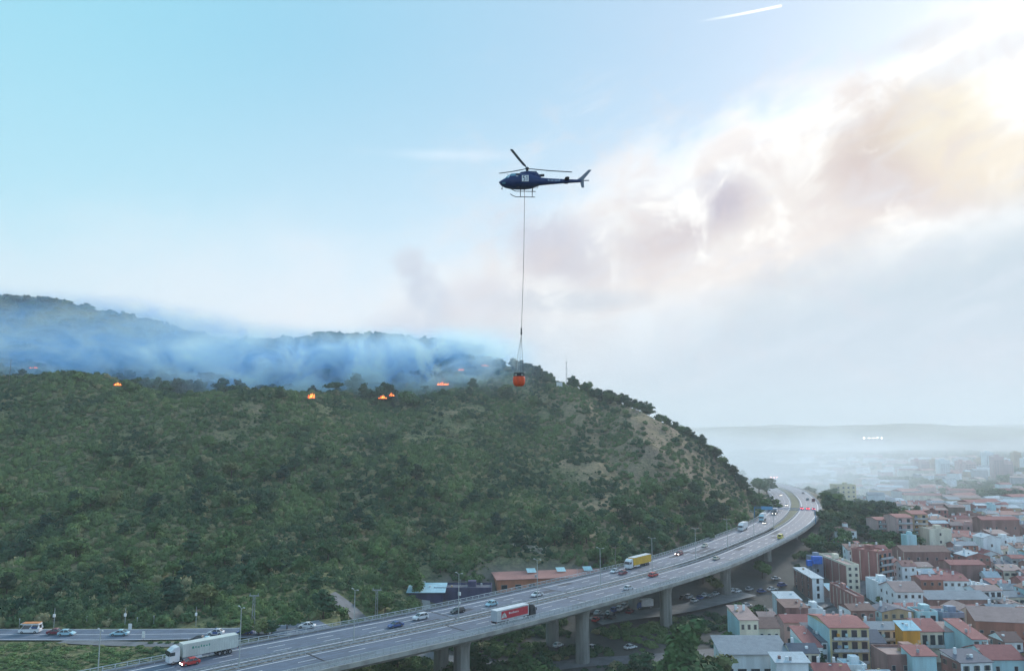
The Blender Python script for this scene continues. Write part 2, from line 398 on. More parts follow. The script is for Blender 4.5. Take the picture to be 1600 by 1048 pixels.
def H(x, y, rough=True):
    sh = np.shape(x)
    x = np.atleast_1d(np.asarray(x, float)).ravel(); y = np.atleast_1d(np.asarray(y, float)).ravel()
    z = np.zeros(len(x))
    for k in range(0, len(x), 20000):
        q = np.stack([x[k:k + 20000], y[k:k + 20000]], 1)
        z[k:k + 20000] = _rbfmat(q, CPA[:, :2]) @ _W[:_n] + _W[_n] + q @ _W[_n + 1:]
    # far country: level plain, then rolling hills
    r = np.hypot(x, y)
    ft = np.clip((y - 1150) / 350, 0, 1); ft = ft * ft * (3 - 2 * ft)
    far = 1.5 + 0 * x
    z = np.clip(z, 0, 320)
    rt = np.clip((np.abs(x - 100) - 900) / 500, 0, 1)
    z = z * (1 - ft) + far * ft
    z = np.where(x > 100, z * (1 - rt) + far * rt, z)
    hill1 = np.clip((y - 3000) / 1800, 0, 1) * (26 + 85 * (vnoise(x / 800 + 5, y / 1500 + 2)) + 26 * vnoise(x / 200, y / 500))
    hill2 = np.clip((y - 6200) / 2200, 0, 1) * (70 + 170 * (vnoise(x / 1700 + 9.4, y / 3000 + 4) - 0.3) + 95 * (vnoise(x / 800 + 2, y * 0 + 1.5) - .5) + 26 * vnoise(x / 210, y * 0 + 4.5))
    z = z + np.where(y > 3000, np.maximum(hill1, hill2), 0)
    if rough:
        amp = np.clip((z - 22) / 30, 0, 1) * np.clip((1600 - y) / 200, 0, 1)
        gul = np.abs(vnoise(x / 46 + 40, y / 260 + 3) - 0.5) * 2
        z = z + amp * (gul - 0.5) * 11 * np.clip((620 - y) / 60, 0.25, 1)
        z = z + amp * (fbm(x / 45, y / 45) * 14 + fbm(x / 14, y / 14, 3) * 3.5)
        z = z + (1 - amp) * fbm(x / 20, y / 20, 2) * 0.5 * (y < 1500)
    # level the strip the highway stands on
    s, d, sg = near_axis(x, y)
    grade = np.where((s < S_AB1) | (s > S_AB2), 1.0, 0.0)
    e = np.clip((d - 21) / 16, 0, 1); e = e * e * (3 - 2 * e)
    zg = z * e + (DECK - 0.35) * (1 - e)
    z = np.where(grade > 0, zg, z)
    # keep clear under the decks
    cap = DECK - 5.0 + np.clip((d - 20) / 8, 0, 1) * 12 + (d > 28) * 1000
    ab = np.minimum(np.abs(s - S_AB1), np.abs(s - S_AB2))
    z = np.where(grade > 0, z, np.minimum(z, cap + np.clip(1 - ab / 14, 0, 1) * 4))
    # slip road on the left
    for i in range(len(ROAD2) - 1):
        a = np.array(ROAD2[i], float); b = np.array(ROAD2[i + 1], float); ab_ = b - a
        t = np.clip(((x - a[0]) * ab_[0] + (y - a[1]) * ab_[1]) / (ab_ @ ab_), 0, 1)
        dd = np.hypot(x - a[0] - t * ab_[0], y - a[1] - t * ab_[1])
        e = np.clip((dd - 8) / 8, 0, 1)
        z = np.where((grade > 0) | (x < -48), np.where(dd < 16, z * e + (DECK - 0.3) * (1 - e), z), z)
    return z.reshape(sh) if sh else float(z[0])

def grid_mesh(name, us, Ys, m):
    U, YY = np.meshgrid(us, Ys); X = U * np.maximum(YY, 60); Z = H(X, YY)
    nv = X.size; nr, nc = X.shape
    co = np.stack([X.ravel(), YY.ravel(), Z.ravel()], 1)
    i = (np.arange(nr - 1)[:, None] * nc + np.arange(nc - 1)[None, :]).ravel()
    q = np.stack([i, i + 1, i + nc + 1, i + nc], 1)
    me = bpy.data.meshes.new(name)
    me.vertices.add(nv); me.vertices.foreach_set('co', co.ravel())
    me.loops.add(q.size); me.loops.foreach_set('vertex_index', q.ravel().astype(np.int32))
    me.polygons.add(len(q)); me.polygons.foreach_set('loop_start', (np.arange(len(q)) * 4).astype(np.int32))
    me.update(calc_edges=True); me.polygons.foreach_set('use_smooth', [True] * len(q)); me.materials.append(m)
    return me

# terrain material: dry grass, green cover and bare earth by position
tm = bpy.data.materials.new('hillside_ground'); tm.use_nodes = True; t = NT(tm.node_tree); bs = t.n['Principled BSDF']
geo = t.n.new('ShaderNodeNewGeometry'); P = geo.outputs['Position']; px_, py_, pz_ = t.xyz(P)[0:3]
n_big = t.noise(P, 0.018, 5, 0.6); n_mid = t.noise(P, 0.09, 6, 0.65); n_fine = t.noise(P, 0.8, 4, 0.7)
nf = t.sstep(t.m('ADD', t.m('MULTIPLY', n_fine, 0.5), t.m('MULTIPLY', t.noise(P, 0.28, 4, 0.7), 0.5)), 0.38, 0.62)
green = t.mix(nf, (0.05, 0.075, 0.035), (0.21, 0.215, 0.105))
dry = t.mix(nf, (0.14, 0.12, 0.07), (0.31, 0.25, 0.155))
earth = t.mix(nf, (0.15, 0.115, 0.08), (0.30, 0.235, 0.165))
dryness = t.m('ADD', t.sstep(px_, -10.0, 110.0, 0.0, 0.40), t.m('MULTIPLY', n_big, 0.5))
dryness = t.m('ADD', dryness, t.m('MULTIPLY', n_mid, 0.75))
hcol = t.mix(t.sstep(dryness, 0.60, 0.82), green, dry)
hcol = t.mix(t.sstep(dryness, 0.94, 1.10), hcol, earth)
town = t.mix(n_mid, (0.07, 0.075, 0.07), (0.17, 0.16, 0.145))
lowm = t.m('MULTIPLY', t.sstep(pz_, 22.0, 14.0), t.sstep(px_, -40.0, -20.0))
hcol = t.mix(lowm, hcol, town)
plain = t.mix(t.noise(P, 0.004, 5, 0.65), (0.04, 0.06, 0.035), (0.2, 0.18, 0.15))
hcol = t.mix(t.sstep(py_, 620.0, 900.0), hcol, t.mix(t.sstep(pz_, 26.0, 40.0), plain, green))
t.l.new(hcol, bs.inputs['Base Color']); bs.inputs['Roughness'].default_value = 0.95; bs.inputs['Specular IOR Level'].default_value = 0.1
bn = t.n.new('ShaderNodeBump'); bn.inputs['Strength'].default_value = 0.6; bn.inputs['Distance'].default_value = 0.8
t.l.new(n_fine, bn.inputs['Height']); t.l.new(bn.outputs[0], bs.inputs['Normal'])
us = np.linspace(-1.0, 1.0, 360)
Ys = np.concatenate([np.linspace(60, 240, 70), np.linspace(242.5, 700, 200), 700 * (10500 / 700) ** np.linspace(0.006, 1, 130)])
place('terrain', grid_mesh('terrain', us, Ys, tm), kind='structure')
gp = MB(); gp.quad((-16000, -3000, -1.2), (16000, -3000, -1.2), (16000, 14000, -1.2), (-16000, 14000, -1.2))
gp.build('ground', mat('plain_ground', (0.10, 0.11, 0.07), scale=0.01), kind='structure')

# ================================================================ HIGHWAY
M_asph = mat('asphalt', (0.115, 0.145, 0.20), rough=0.75, var=0.18, scale=0.35, coord='Object', spec=0.5, streak=False)
M_asph2 = mat('old_asphalt', (0.16, 0.165, 0.175), rough=0.8, var=0.2, scale=0.3)
M_conc = mat('concrete', (0.34, 0.34, 0.32), rough=0.85, var=0.25, scale=0.25, bump=0.2)
M_concd = mat('weathered_concrete', (0.27, 0.275, 0.26), rough=0.9, var=0.35, scale=0.35, bump=0.3, streak=True)
M_white = mat('road_paint', (0.85, 0.87, 0.88), rough=0.7, var=0.15, scale=2.0)
M_galv = mat('galvanised_steel', (0.46, 0.50, 0.53), rough=0.45, var=0.2, scale=1.5, metal=0.35)
M_steel = mat('grey_steel', (0.33, 0.36, 0.37), rough=0.5, var=0.2, scale=1.5, metal=0.4)
M_dark = mat('dark_rubber', (0.02, 0.02, 0.022), rough=0.8, var=0.2)
M_bluesign = mat('blue_sign_paint', (0.05, 0.22, 0.42), rough=0.5, var=0.15)
WI, WO = 14.0, 14.2
def d_in(s, k):   # k metres from the gap, on the inner (hill side) deck
    return -gap(s) - k
def d_out(s, k): return gap(s) + k

def strip(mb, s0, s1, fa, fb, z, m=0, step=4.0, side=False, zb=None):
    n = max(2, int((s1 - s0) / step) + 1); ss = np.linspace(s0, s1, n)
    vs = []; fs = []
    for i, s in enumerate(ss):
        a = road_pt(s, fa(s), z); b = road_pt(s, fb(s), z if zb is None else zb)
        vs += [a, b]
        if i: k = 2 * i; fs.append((k - 2, k, k + 1, k - 1))
    mb.add(vs, fs, m)
def bar(mb, s0, s1, fd, z0, w_, h, m=0, step=4.0):
    """closed rectangular bar following the road at offset fd"""
    n = max(2, int((s1 - s0) / step) + 1); rings = []
    for s in np.linspace(s0, s1, n):
        d = fd(s); rings.append([road_pt(s, d - w_ / 2, z0), road_pt(s, d + w_ / 2, z0), road_pt(s, d + w_ / 2, z0 + h), road_pt(s, d - w_ / 2, z0 + h)])
    mb.loft(rings, m)
def section(mb, s0, s1, poly, fd, m=0, step=4.0):
    n = max(2, int((s1 - s0) / step) + 1); rings = []
    for s in np.linspace(s0, s1, n):
        rings.append([road_pt(s, fd(s) + p[0], DECK + p[1]) for p in poly])
    mb.loft(rings, m)

def band(name, near, wide, sign, s0, s1):
    """asphalt surface with its painted markings"""
    f0 = lambda s: sign * (gap(s) + 0.02); f1 = lambda s: sign * (gap(s) + wide - 0.02)
    mb = MB(); strip(mb, s0, s1, f0 if sign > 0 else f1, f1 if sign > 0 else f0, DECK + 0.02)
    o = mb.build('highway_carriageway', M_asph, kind='structure')
    o['label'] = near
    lines = [1.2, 11.7] if sign > 0 else [0.9, 11.4]
    for k in lines:
        mb = MB(); fd = lambda s, k=k: sign * (gap(s) + k)
        strip(mb, s0, s1, lambda s: fd(s) - 0.14, lambda s: fd(s) + 0.14, DECK + 0.03)
        mb.build('edge_line', M_white, o)
    mb = MB()
    for j in (1, 2):
        kk = lines[0] + 3.5 * j; s = s0 + 2
        while s < min(s1, s_at_Y(700)):
            fd = lambda q, kk=kk: sign * (gap(q) + kk)
            strip(mb, s, s + 4.5, lambda q: fd(q) - 0.09, lambda q: fd(q) + 0.09, DECK + 0.03, step=5)
            s += 13
    mb.build('lane_dashes', M_white, o, kind='stuff')
    return o
R_IN = band('i', 'hillside carriageway of the highway, traffic coming towards us', WI, -1, 0, S_END - 4)
R_OUT = band('o', 'town side carriageway of the highway, traffic driving away', WO, 1, 0, S_END - 4)

VI = empty('viaduct', road_pt(S_AB1, 0), label='long curved concrete highway viaduct carried on round piers above the valley', cat='viaduct')
VI.location = (0, 0, 0)
sg = [(0.0, 0.0), (WO, 0.0), (WO, -0.55), (WO - 3.2, -0.95), (WO - 4.4, -2.6), (4.4, -2.6), (3.2, -0.95), (0, -0.55)]
for sign, wd, nm in ((1, WO, 'girder'), (-1, WI, 'girder')):
    poly = [(sign * p[0] * wd / WO, p[1]) for p in sg]
    if sign < 0: poly = poly[::-1]
    mb = MB(); section(mb, S_AB1 - 3, S_AB2 + 3, poly, lambda s: sign * gap(s)); mb.build('girder', M_concd, VI)
    # edge beam, light, standing slightly proud of the girder
    mb = MB(); bar(mb, 0 if sign < 0 else S_AB1 - 26, S_AB2 + 60, lambda s: sign * (gap(s) + wd + 0.02), DECK - 0.62, 0.42, 1.02)
    mb.build('parapet', M_conc, VI)
# median slab along the near stretch
mb = MB(); strip(mb, 0, s_at_Y(305), lambda s: -gap(s), lambda s: gap(s), DECK + 0.012)
mb.build('median_slab', mat('median_slab', (0.20, 0.195, 0.175), var=0.4, scale=0.6), VI)
mb = MB()
for s in np.arange(4, s_at_Y(305), 2.2):
    a = road_pt(s, -1.3, DECK + 0.02); b = road_pt(s + 1.6, 1.3, DECK + 0.02)
    bar(mb, s, s + 1.3, lambda q: 0.0, DECK + 0.02, 2.2, 0.09, step=5)
mb.build('median_grating', mat('median_grating', (0.12, 0.12, 0.11), var=0.3), VI, kind='stuff')
# fascia joints
def find_s(px, k):
    best = None
    for s in np.arange(0, S_END - 5, 1.0):
        x, y, z = road_pt(s, k(s), DECK)
        f = y * math.cos(PITCH) + (z - CZ) * math.sin(PITCH)
        if s > s_at_Y(600): break
        p = 800 + F * x / f
        if best is None or abs(p - px) < best[0]: best = (abs(p - px), s)
    return best[1]
# piers
piers = []
for px in (505, 723, 908, 1040, 1133, 1197, 1240):
    s = find_s(px, lambda q: gap(q) + 7.0)
    if s > S_AB1 + 4: piers.append((s, gap(s) + 7.0))
for px in (690, 863, 990, 1083, 1150):
    s = find_s(px, lambda q: -gap(q) - 7.0); piers.append((s, -gap(s) - 7.0))
for s, d in piers:
    x, y, _ = road_pt(s, d, 0); g = H(x, y) - 1.0; mb = MB(); rings = []
    hh = DECK - 2.6 - g
    for zz, rr in ((0, 2.15), (hh - 2.6, 2.05), (hh - 1.1, 2.25), (hh + 0.02, 2.7)):
        rings.append([(x + rr * (1 + 0.015 * (-1) ** i) * math.cos(6.28318 * i / 24), y + rr * (1 + 0.015 * (-1) ** i) * math.sin(6.28318 * i / 24), g + zz) for i in range(24)])
    mb.loft(rings); mb.build('pier', M_concd, VI)
# abutments
for s, lab in ((S_AB1 - 2, 0), (S_AB2 + 2, 0)):
    x, y, tx, ty = axis(s); mb = MB(); mb.box(x, y, 2 if s < 100 else 12, 31, 3, (DECK - 0.7) - (2 if s < 100 else 12), rot=math.atan2(ty, tx) - math.pi / 2)
    mb.build('abutment', M_concd, VI)
# expansion joints across the decks at each pier
mb = MB()
for s, d in piers:
    a, b = (gap(s), gap(s) + WO) if d > 0 else (-gap(s) - WI, -gap(s))
    strip(mb, s - 0.25, s + 0.25, lambda q: a, lambda q: b, DECK + 0.036)
mb.build('expansion_joint', M_dark, VI, kind='stuff')
# guard rails and the outer fence
def rail(name, fd, s0, s1, zs, post_h, step, mt=M_galv, postw=0.12, parent=VI, rr=0.16, label=None):
    mb = MB()
    for zz, hh in zs: bar(mb, s0, s1, fd, DECK + zz, rr * 0.6, hh)
    o = mb.build(name, mt, parent)
    if label: o['label'] = label
    mb = MB()
    for s in np.arange(s0, s1, step):
        x, y, _ = road_pt(s, fd(s) + 0.1, 0); mb.box(x, y, DECK + 0.02, postw, postw, post_h)
    mb.build('rail_posts', mt, o, kind='stuff')
    return o
sN, sF = 0, S_END - 30
rail('guard_rail', lambda s: -gap(s) - WI + 0.7, sN, sF, [(0.45, 0.34)], 0.8, 4.0)
rail('hillside_railing', lambda s: -gap(s) - WI - 0.05, sN, S_AB2 + 40, [(1.28, 0.16), (0.85, 0.07)], 1.36, 2.5, mt=mat('pale_railing', (0.52, 0.57, 0.60), rough=0.5, var=0.2, metal=0.2), postw=0.15)
rail('guard_rail', lambda s: -gap(s) - 0.35, sN, sF, [(0.45, 0.34)], 0.85, 4.0)
rail('guard_rail', lambda s: gap(s) + 0.35, sN, sF, [(0.45, 0.34)], 0.85, 4.0)
rail('guard_rail', lambda s: gap(s) + WO - 0.9, sN, sF, [(0.45, 0.34)], 0.85, 4.0)
rail('outer_fence', lambda s: gap(s) + WO + 0.05, S_AB1 - 26, S_AB2 + 60, [(1.92, 0.09), (1.2, 0.06), (0.8, 0.05)], 1.95, 2.0, mt=MATS['pale_railing'], postw=0.11)
# thin mesh panels of the outer fence
mp = bpy.data.materials.new('fence_mesh'); mp.use_nodes = True; t = NT(mp.node_tree); b = t.n['Principled BSDF']
b.inputs['Base Color'].default_value = (0.55, 0.60, 0.63, 1); b.inputs['Roughness'].default_value = 0.6
tcn = t.n.new('ShaderNodeTexCoord'); x_, y_, z_ = t.xyz(tcn.outputs['Object'])[0:3]
gx = t.m('LESS_THAN', t.m('FRACT', t.m('MULTIPLY', t.m('ADD', x_, y_), 5.0)), 0.28); gz = t.m('LESS_THAN', t.m('FRACT', t.m('MULTIPLY', z_, 8.0)), 0.28)
t.l.new(t.m('MAXIMUM', gx, gz), b.inputs['Alpha'])
mb = MB(); strip(mb, S_AB1 - 26, S_AB2 + 60, lambda s: gap(s) + WO + 0.02, lambda s: gap(s) + WO + 0.02, DECK + 0.42, zb=DECK + 1.9)
mb.build('fence_mesh', mp, VI)

# median grass island beyond the viaduct
mb = MB(); strip(mb, s_at_Y(424), S_END - 10, lambda s: -gap(s) + 0.0, lambda s: gap(s), DECK - 0.05)
mb.build('median_grass', mat('median_grass', (0.045, 0.075, 0.03), var=0.45, scale=0.15), kind='structure')

# repairs and darker wheel tracks in the asphalt
M_patch = mat('asphalt_patch', (0.062, 0.072, 0.095), rough=.85, var=.3, scale=.8)
rpp = random.Random(9)
for i in range(16):
    s0 = rpp.uniform(30, s_at_Y(430)); out_ = i % 2; k = rpp.choice([1.6, 5.1, 8.6]); sg0 = 1 if out_ else -1
    mb = MB(); strip(mb, s0, s0 + rpp.uniform(5, 22), lambda q: sg0 * (gap(q) + k), lambda q: sg0 * (gap(q) + k + 2.6), DECK + 0.026)
    mb.build('asphalt_patch', M_patch, R_OUT if out_ else R_IN)
for sg0, par in ((1, R_OUT), (-1, R_IN)):
    mb = MB()
    for ln_ in range(3):
        for o_ in (.95, 2.45):
            k = (1.2 if sg0 > 0 else .9) + 3.5 * ln_ + o_
            strip(mb, 0, s_at_Y(650), lambda q: sg0 * (gap(q) + k - .28), lambda q: sg0 * (gap(q) + k + .28), DECK + 0.023)
    mb.build('wheel_tracks', mat('tyre_polished_asphalt', (0.09, 0.114, 0.16), rough=.6, var=.3, scale=.12), par, kind='stuff')
# roads and yards on the ground
def drape(name, pts, width, m, dz=0.22, label=None, close=False, step=3.0, level=None):
    P = [np.array(p, float) for p in pts]; seg = [0]
    for a, b in zip(P[:-1], P[1:]): seg.append(seg[-1] + np.linalg.norm(b - a))
    ss = np.arange(0, seg[-1], step); X = np.interp(ss, seg, [p[0] for p in P]); Y = np.interp(ss, seg, [p[1] for p in P])
    T = np.stack([np.gradient(X), np.gradient(Y)], 1); T /= np.linalg.norm(T, axis=1)[:, None]
    nx = 5; vs = []; fs = []
    ofs = np.linspace(-width / 2, width / 2, nx)
    XX = X[:, None] + T[:, 1:2] * ofs[None]; YY = Y[:, None] - T[:, 0:1] * ofs[None]
    ZZ = H(XX, YY); ZZ = ZZ.mean(1, keepdims=True) * 0.7 + ZZ * 0.3 + dz
    if level is not None: ZZ = ZZ * 0 + level
    vs = [(XX[i, j], YY[i, j], ZZ[i, j]) for i in range(len(X)) for j in range(nx)]
    fs = [(i * nx + j, i * nx + j + 1, (i + 1) * nx + j + 1, (i + 1) * nx + j) for i in range(len(X) - 1) for j in range(nx - 1)]
    mb = MB(); mb.add(vs, fs); o = mb.build(name, m, smooth=True, kind='structure')
    if label: o['label'] = label
    return o, list(zip(X, Y, T, ZZ.mean(1)))
LR, LRP = drape('side_road', ROAD2, 11.0, M_asph, level=DECK + 0.0)
for k in (-5.0, 0.0, 5.0):
    mb = MB(); vs = []; fs = []
    for i, (x, y, T, z) in enumerate(LRP):
        vs += [(x + T[1] * (k - .1), y - T[0] * (k - .1), DECK + 0.02), (x + T[1] * (k + .1), y - T[0] * (k + .1), DECK + 0.02)]
        if i: fs.append((2 * i - 2, 2 * i, 2 * i + 1, 2 * i - 1))
    mb.add(vs, fs); mb.build('road_line', M_white, LR)
drape('slip_road', [(-112, 200.5), (-100, 198.6), (-85, 197.2), (-74, 198.6), (-66, 202)], 4.0, M_asph2, level=DECK - 0.02)
drape('local_road', [(-60, 262), (-22, 250), (10, 243), (40, 250), (75, 262), (110, 280), (150, 300)], 8.0, M_asph2)
drape('local_road', [(-14, 214), (0, 208), (30, 205), (70, 212), (100, 205)], 7.0, M_asph2)
drape('car_park', [(28, 285), (50, 296), (80, 316), (95, 328)], 15.0, mat('car_park_surface', (0.22, 0.23, 0.235), var=0.2, scale=0.2))
drape('driveway', [(-34, 300), (-31, 288), (-29, 276), (-26, 262)], 3.0, M_conc)
drape('street', [(95, 262), (118, 296), (140, 330), (158, 352), (170, 372)], 9.0, M_asph2)
drape('street', [(150, 352), (122, 318), (104, 306), (84, 300)], 12.0, M_asph2)

# ---------------------------------------------------------------- lamps
M_pole = mat('lamp_pole_paint', (0.42, 0.46, 0.45), rough=0.5, var=0.15, metal=0.2)
M_lamp = mat('lamp_housing', (0.50, 0.52, 0.50), rough=0.5, var=0.1)
def lamp_mesh(h, arm):
    p = MB(); p.tube((0, 0, 0), (0, 0, h), 0.15, 0.08, 8); p.box(0, 0, 0, .5, .5, .35)
    a = MB()
    for s in (-1, 1): a.tube((0, 0, h - 0.05), (s * arm, 0, h + 0.25), 0.05, 0.05, 6)
    l = MB()
    l.box(0, 0, 0, 0.75, 0.28, 0.14, taper=0.7)
    return p.mesh('pole', M_pole), a.mesh('lamp_arm', M_pole), l.mesh('lamp_head', M_lamp)
LM = lamp_mesh(12.4, 1.1)
names = [(148, 'tall thin highway lamp at the left, in front of the grass bank'), (371, 'double headed highway lamp behind the white lorry'), (553, 'double headed highway lamp rising from the median left of the blue car'),
         (716, 'highway lamp with a white sign box halfway up, beside the black car'), (838, 'highway lamp in front of the orange building'), (938, 'highway lamp left of the yellow lorry and the white car'),
         (1019, 'highway lamp just right of the yellow lorry'), (1087, 'highway lamp between the dark red and the cream car'), (1137, 'highway lamp left of the first far white lorry'), (1178, 'highway lamp behind the second far white lorry'), (1209, 'last highway lamp before the grass median')]
for px, lab in names:
    s = find_s(px, lambda q: 0.0); x, y, tx, ty = axis(s)
    r = empty('street_lamp', (x, y, DECK + 0.1), math.atan2(ty, tx) + math.pi / 2, label=lab, cat='street lamp', group='lamps along the middle of the highway')
    place('pole', LM[0], r); place('lamp_arm', LM[1], r)
    for k in (-1, 1): place('lamp_head', LM[2], r, loc=(k * 1.25, 0, 12.6))
    if px == 716:
        for zz, sz in ((4.3, 0.6), (6.6, 0.9)):
            mb = MB(); mb.box(0, -0.25, zz, sz, 0.3, sz); mb.build('sign_box', mat('white_enamel', (0.75, 0.77, 0.76), rough=0.5, var=0.1), r)
M_enam = mat('white_enamel', (0.75, 0.77, 0.76), rough=0.5, var=0.1)

# roadside poles on the left road
def ground_at(px, py, z=DECK): return at_z(px, py, z)
for px, py, h, lab in ((84, 979, 5.2, 'camera post with a white box, leftmost beside the side road'), (195, 978, 5.2, 'camera post with a white box beside the side road, left of the tall lattice pole'), (306, 977, 5.2, 'slim post with a tilted white box above the police car')):
    x, y = ground_at(px, py); r = empty('roadside_post', (x, y, H(x, y)), label=lab, cat='post', group='posts with white boxes beside the side road')
    p = MB(); p.tube((0, 0, 0), (0, 0, h), 0.08, 0.06, 6); p.build('pole', M_galv, r)
    p = MB(); p.box(0, -0.15, h - 2.3, 0.55, 0.35, 0.75, rot=0.3 if px == 306 else 0); p.build('white_box', M_enam, r)
for px, py, h, lab in ((30, 979, 2.4, 'short thin marker post at the far left of the side road'), (135, 977, 2.6, 'thin marker post between the two left camera posts'), (214, 977, 2.4, 'thin marker post right of the middle camera post'), (240, 977, 2.8, 'thin marker post left of the tilted white box post')):
    x, y = ground_at(px, py); p = MB(); p.tube((0, 0, 0), (0, 0, h), 0.06, 0.05, 6); p.box(0, 0, h - 0.25, .25, .06, .35)
    tag(p.build('marker_post', M_galv), label=lab, cat='post', group='thin marker posts on the far verge').location = (x, y, H(x, y))
for px, py, w_, h, lab in ((203, 986, 0.9, 1.5, 'small pale sign board between the carriageways of the side road'), (224, 999, 0.75, 1.6, 'white double sign post at the near edge of the side road')):
    x, y = ground_at(px, py); r = empty('road_sign', (x, y, DECK), label=lab, cat='road sign')
    p = MB(); p.tube((0, 0, 0), (0, 0, h + .3), 0.05, 0.05, 6); p.build('post', M_galv, r)
    p = MB(); p.box(0, -0.08, 0.5, w_, .06, h); p.build('sign_board', M_enam, r)
# tall utility poles
def lattice(px, py_base, top_py, Y, wd, lab, twin=False):
    x, _, zb = at_y(px, py_base, Y); zt = at_y(px, top_py, Y)[2]; zb = H(x, Y); h = zt - zb
    r = empty('utility_pole', (x, Y, zb), label=lab, cat='utility pole')
    p = MB(); n = int(h / 1.4)
    for sx in (-1, 1):
        p.tube((sx * wd, 0, 0), (sx * wd * (0.9 if twin else 0.55), 0, h), 0.11, 0.09, 6)
    for k in range(n):
        z0 = h * k / n; z1 = h * (k + 1) / n; q0 = wd * (1 - 0.45 * z0 / h) if not twin else wd; q1 = wd * (1 - 0.45 * z1 / h) if not twin else wd
        p.tube((-q0 * (-1) ** k, 0, z0), (q1 * (-1) ** k, 0, z1), 0.05, 0.05, 5)
    p.build('mast', M_steel, r)
    p = MB(); p.box(0, 0, h, 2.6 if not twin else 1.2, 0.2, 0.25); p.tube((-1.1, 0, h + .2), (-1.1, 0, h + .8), .1, .1, 6); p.tube((1.1, 0, h + .2), (1.1, 0, h + .8), .1, .1, 6)
    p.build('crossarm', M_steel, r)
lattice(395, 984, 931, 217, 0.42, 'tall lattice power pole with a crossarm beside the side road')
lattice(588, 966, 922, 232, 0.45, 'twin legged power pole behind the highway rail')
for px, py, top, Y, lab in ((15, 583, 561, 455, 'leaning wooden pole on the scrubby ridge at the far left'), (177, 606, 591, 462, 'small wooden pole near the leftmost flames'), (961, 892, 852, 300, 'bare grey pole between the yellow lorry and the left lamp')):
    x, _, z = at_y(px, py, Y); zt = at_y(px, top, Y)[2]; z = H(x, Y)
    p = MB(); p.tube((0, 0, 0), (0.25, 0, zt - z), 0.14, 0.09, 7); p.box(.22, 0, zt - z - .6, 1.2, .1, .1)
    tag(p.build('wooden_pole', mat('old_wood', (0.22, 0.20, 0.18), var=0.3, streak=True)), label=lab, cat='pole').location = (x, Y, z)
# radio mast on the summit
x, y, z = at_y(885, 592, 604); z = H(x, y)
r = empty('radio_mast', (x, y, z), label='slender red and white radio mast on the hilltop', cat='radio mast')
hm = at_y(885, 552, 604)[2] - z
p = MB()
for a in range(3):
    an = 2.094 * a; p.tube((0.6 * math.cos(an), 0.6 * math.sin(an), 0), (0.3 * math.cos(an), 0.3 * math.sin(an), hm * .72), 0.09, 0.07, 5)
for k in range(12):
    zz = hm * .72 * k / 12; q = 0.6 - .3 * k / 12
    for a in range(3):
        a0, a1 = 2.094 * a, 2.094 * (a + 1); p.tube((q * math.cos(a0), q * math.sin(a0), zz), (q * math.cos(a1), q * math.sin(a1), zz + hm * .06), 0.045, 0.045, 4)
p.build('lattice_mast', mat('mast_paint', (0.36, 0.36, 0.40), var=0.3, scale=0.3), r)
p = MB(); p.tube((0, 0, hm * .7), (0, 0, hm), 0.1, 0.04, 6); p.build('antenna', M_steel, r)
for zz in (0.35, 0.55, 0.72):
    p = MB(); p.tube((-0.8, 0, hm * zz), (0.9, 0, hm * zz), 0.12, 0.12, 6); p.build('antenna_bracket', M_steel, r)
x, y, z = at_y(874, 598, 598); z = H(x, y)
r = empty('hut', (x, y, z), label='small white transmitter hut on the hilltop beside the mast', cat='hut')
p = MB(); p.box(0, 0, -1, 4.5, 3.5, 4.0); p.build('wall', M_enam, r); p = MB(); p.box(0, 0, 3.0, 4.9, 3.9, 0.3); p.build('roof', M_conc, r)
for px, top, Y in ((685, 521, 960), (711, 527, 955)):
    x, _, z = at_y(px, 552, Y); zt = at_y(px, top, Y)[2]; z = H(x, Y); p = MB(); p.tube((0, 0, 0), (0, 0, zt - z), 0.35, 0.12, 6); p.tube((-.6, 0, (zt - z) * .8), (.6, 0, (zt - z) * .8), .12, .12, 5)
    tag(p.build('distant_mast', M_steel), label='faint thin mast in the smoke on the back ridge, ' + ('the taller left one' if px == 685 else 'the shorter right one'), cat='mast', group='masts on the back ridge').location = (x, Y, z)

# sign gantry at the bend
sG = find_s(1215, lambda q: -gap(q) - 2); sG = s_at_Y(458)
x, y, tx, ty = axis(sG); ang = math.atan2(ty, tx)
G = empty('sign_gantry', (x, y, DECK), ang, label='blue sign gantry spanning the highway before the bend', cat='gantry')
g = gap(sG)
for yy in (g + WO + 1.0, -(g + WO) - .3):
    p = MB(); p.tube((0, yy * 1.0, -1.0), (0, yy, 7.4), 0.22, 0.18, 8); p.build('gantry_leg', M_bluesign, G)
p = MB(); L0, L1 = -(g + WO) - .3, g + WO + 1.0
for dz_ in (6.4, 7.3): p.tube((0, L0, dz_), (0, L1, dz_), 0.12, 0.12, 6)
for k in range(24):
    a = L0 + (L1 - L0) * k / 24; b = L0 + (L1 - L0) * (k + 1) / 24; p.tube((0, a, 6.4 if k % 2 else 7.3), (0, b, 7.3 if k % 2 else 6.4), 0.07, 0.07, 5)
p.build('gantry_beam', M_bluesign, G)
p = MB(); p.box(-0.3, g + 8.0, 5.9, 0.12, 6.5, 1.9); p.build('sign_panel', mat('sign_panel_blue', (0.10, 0.32, 0.55), rough=0.5, var=0.1), G)

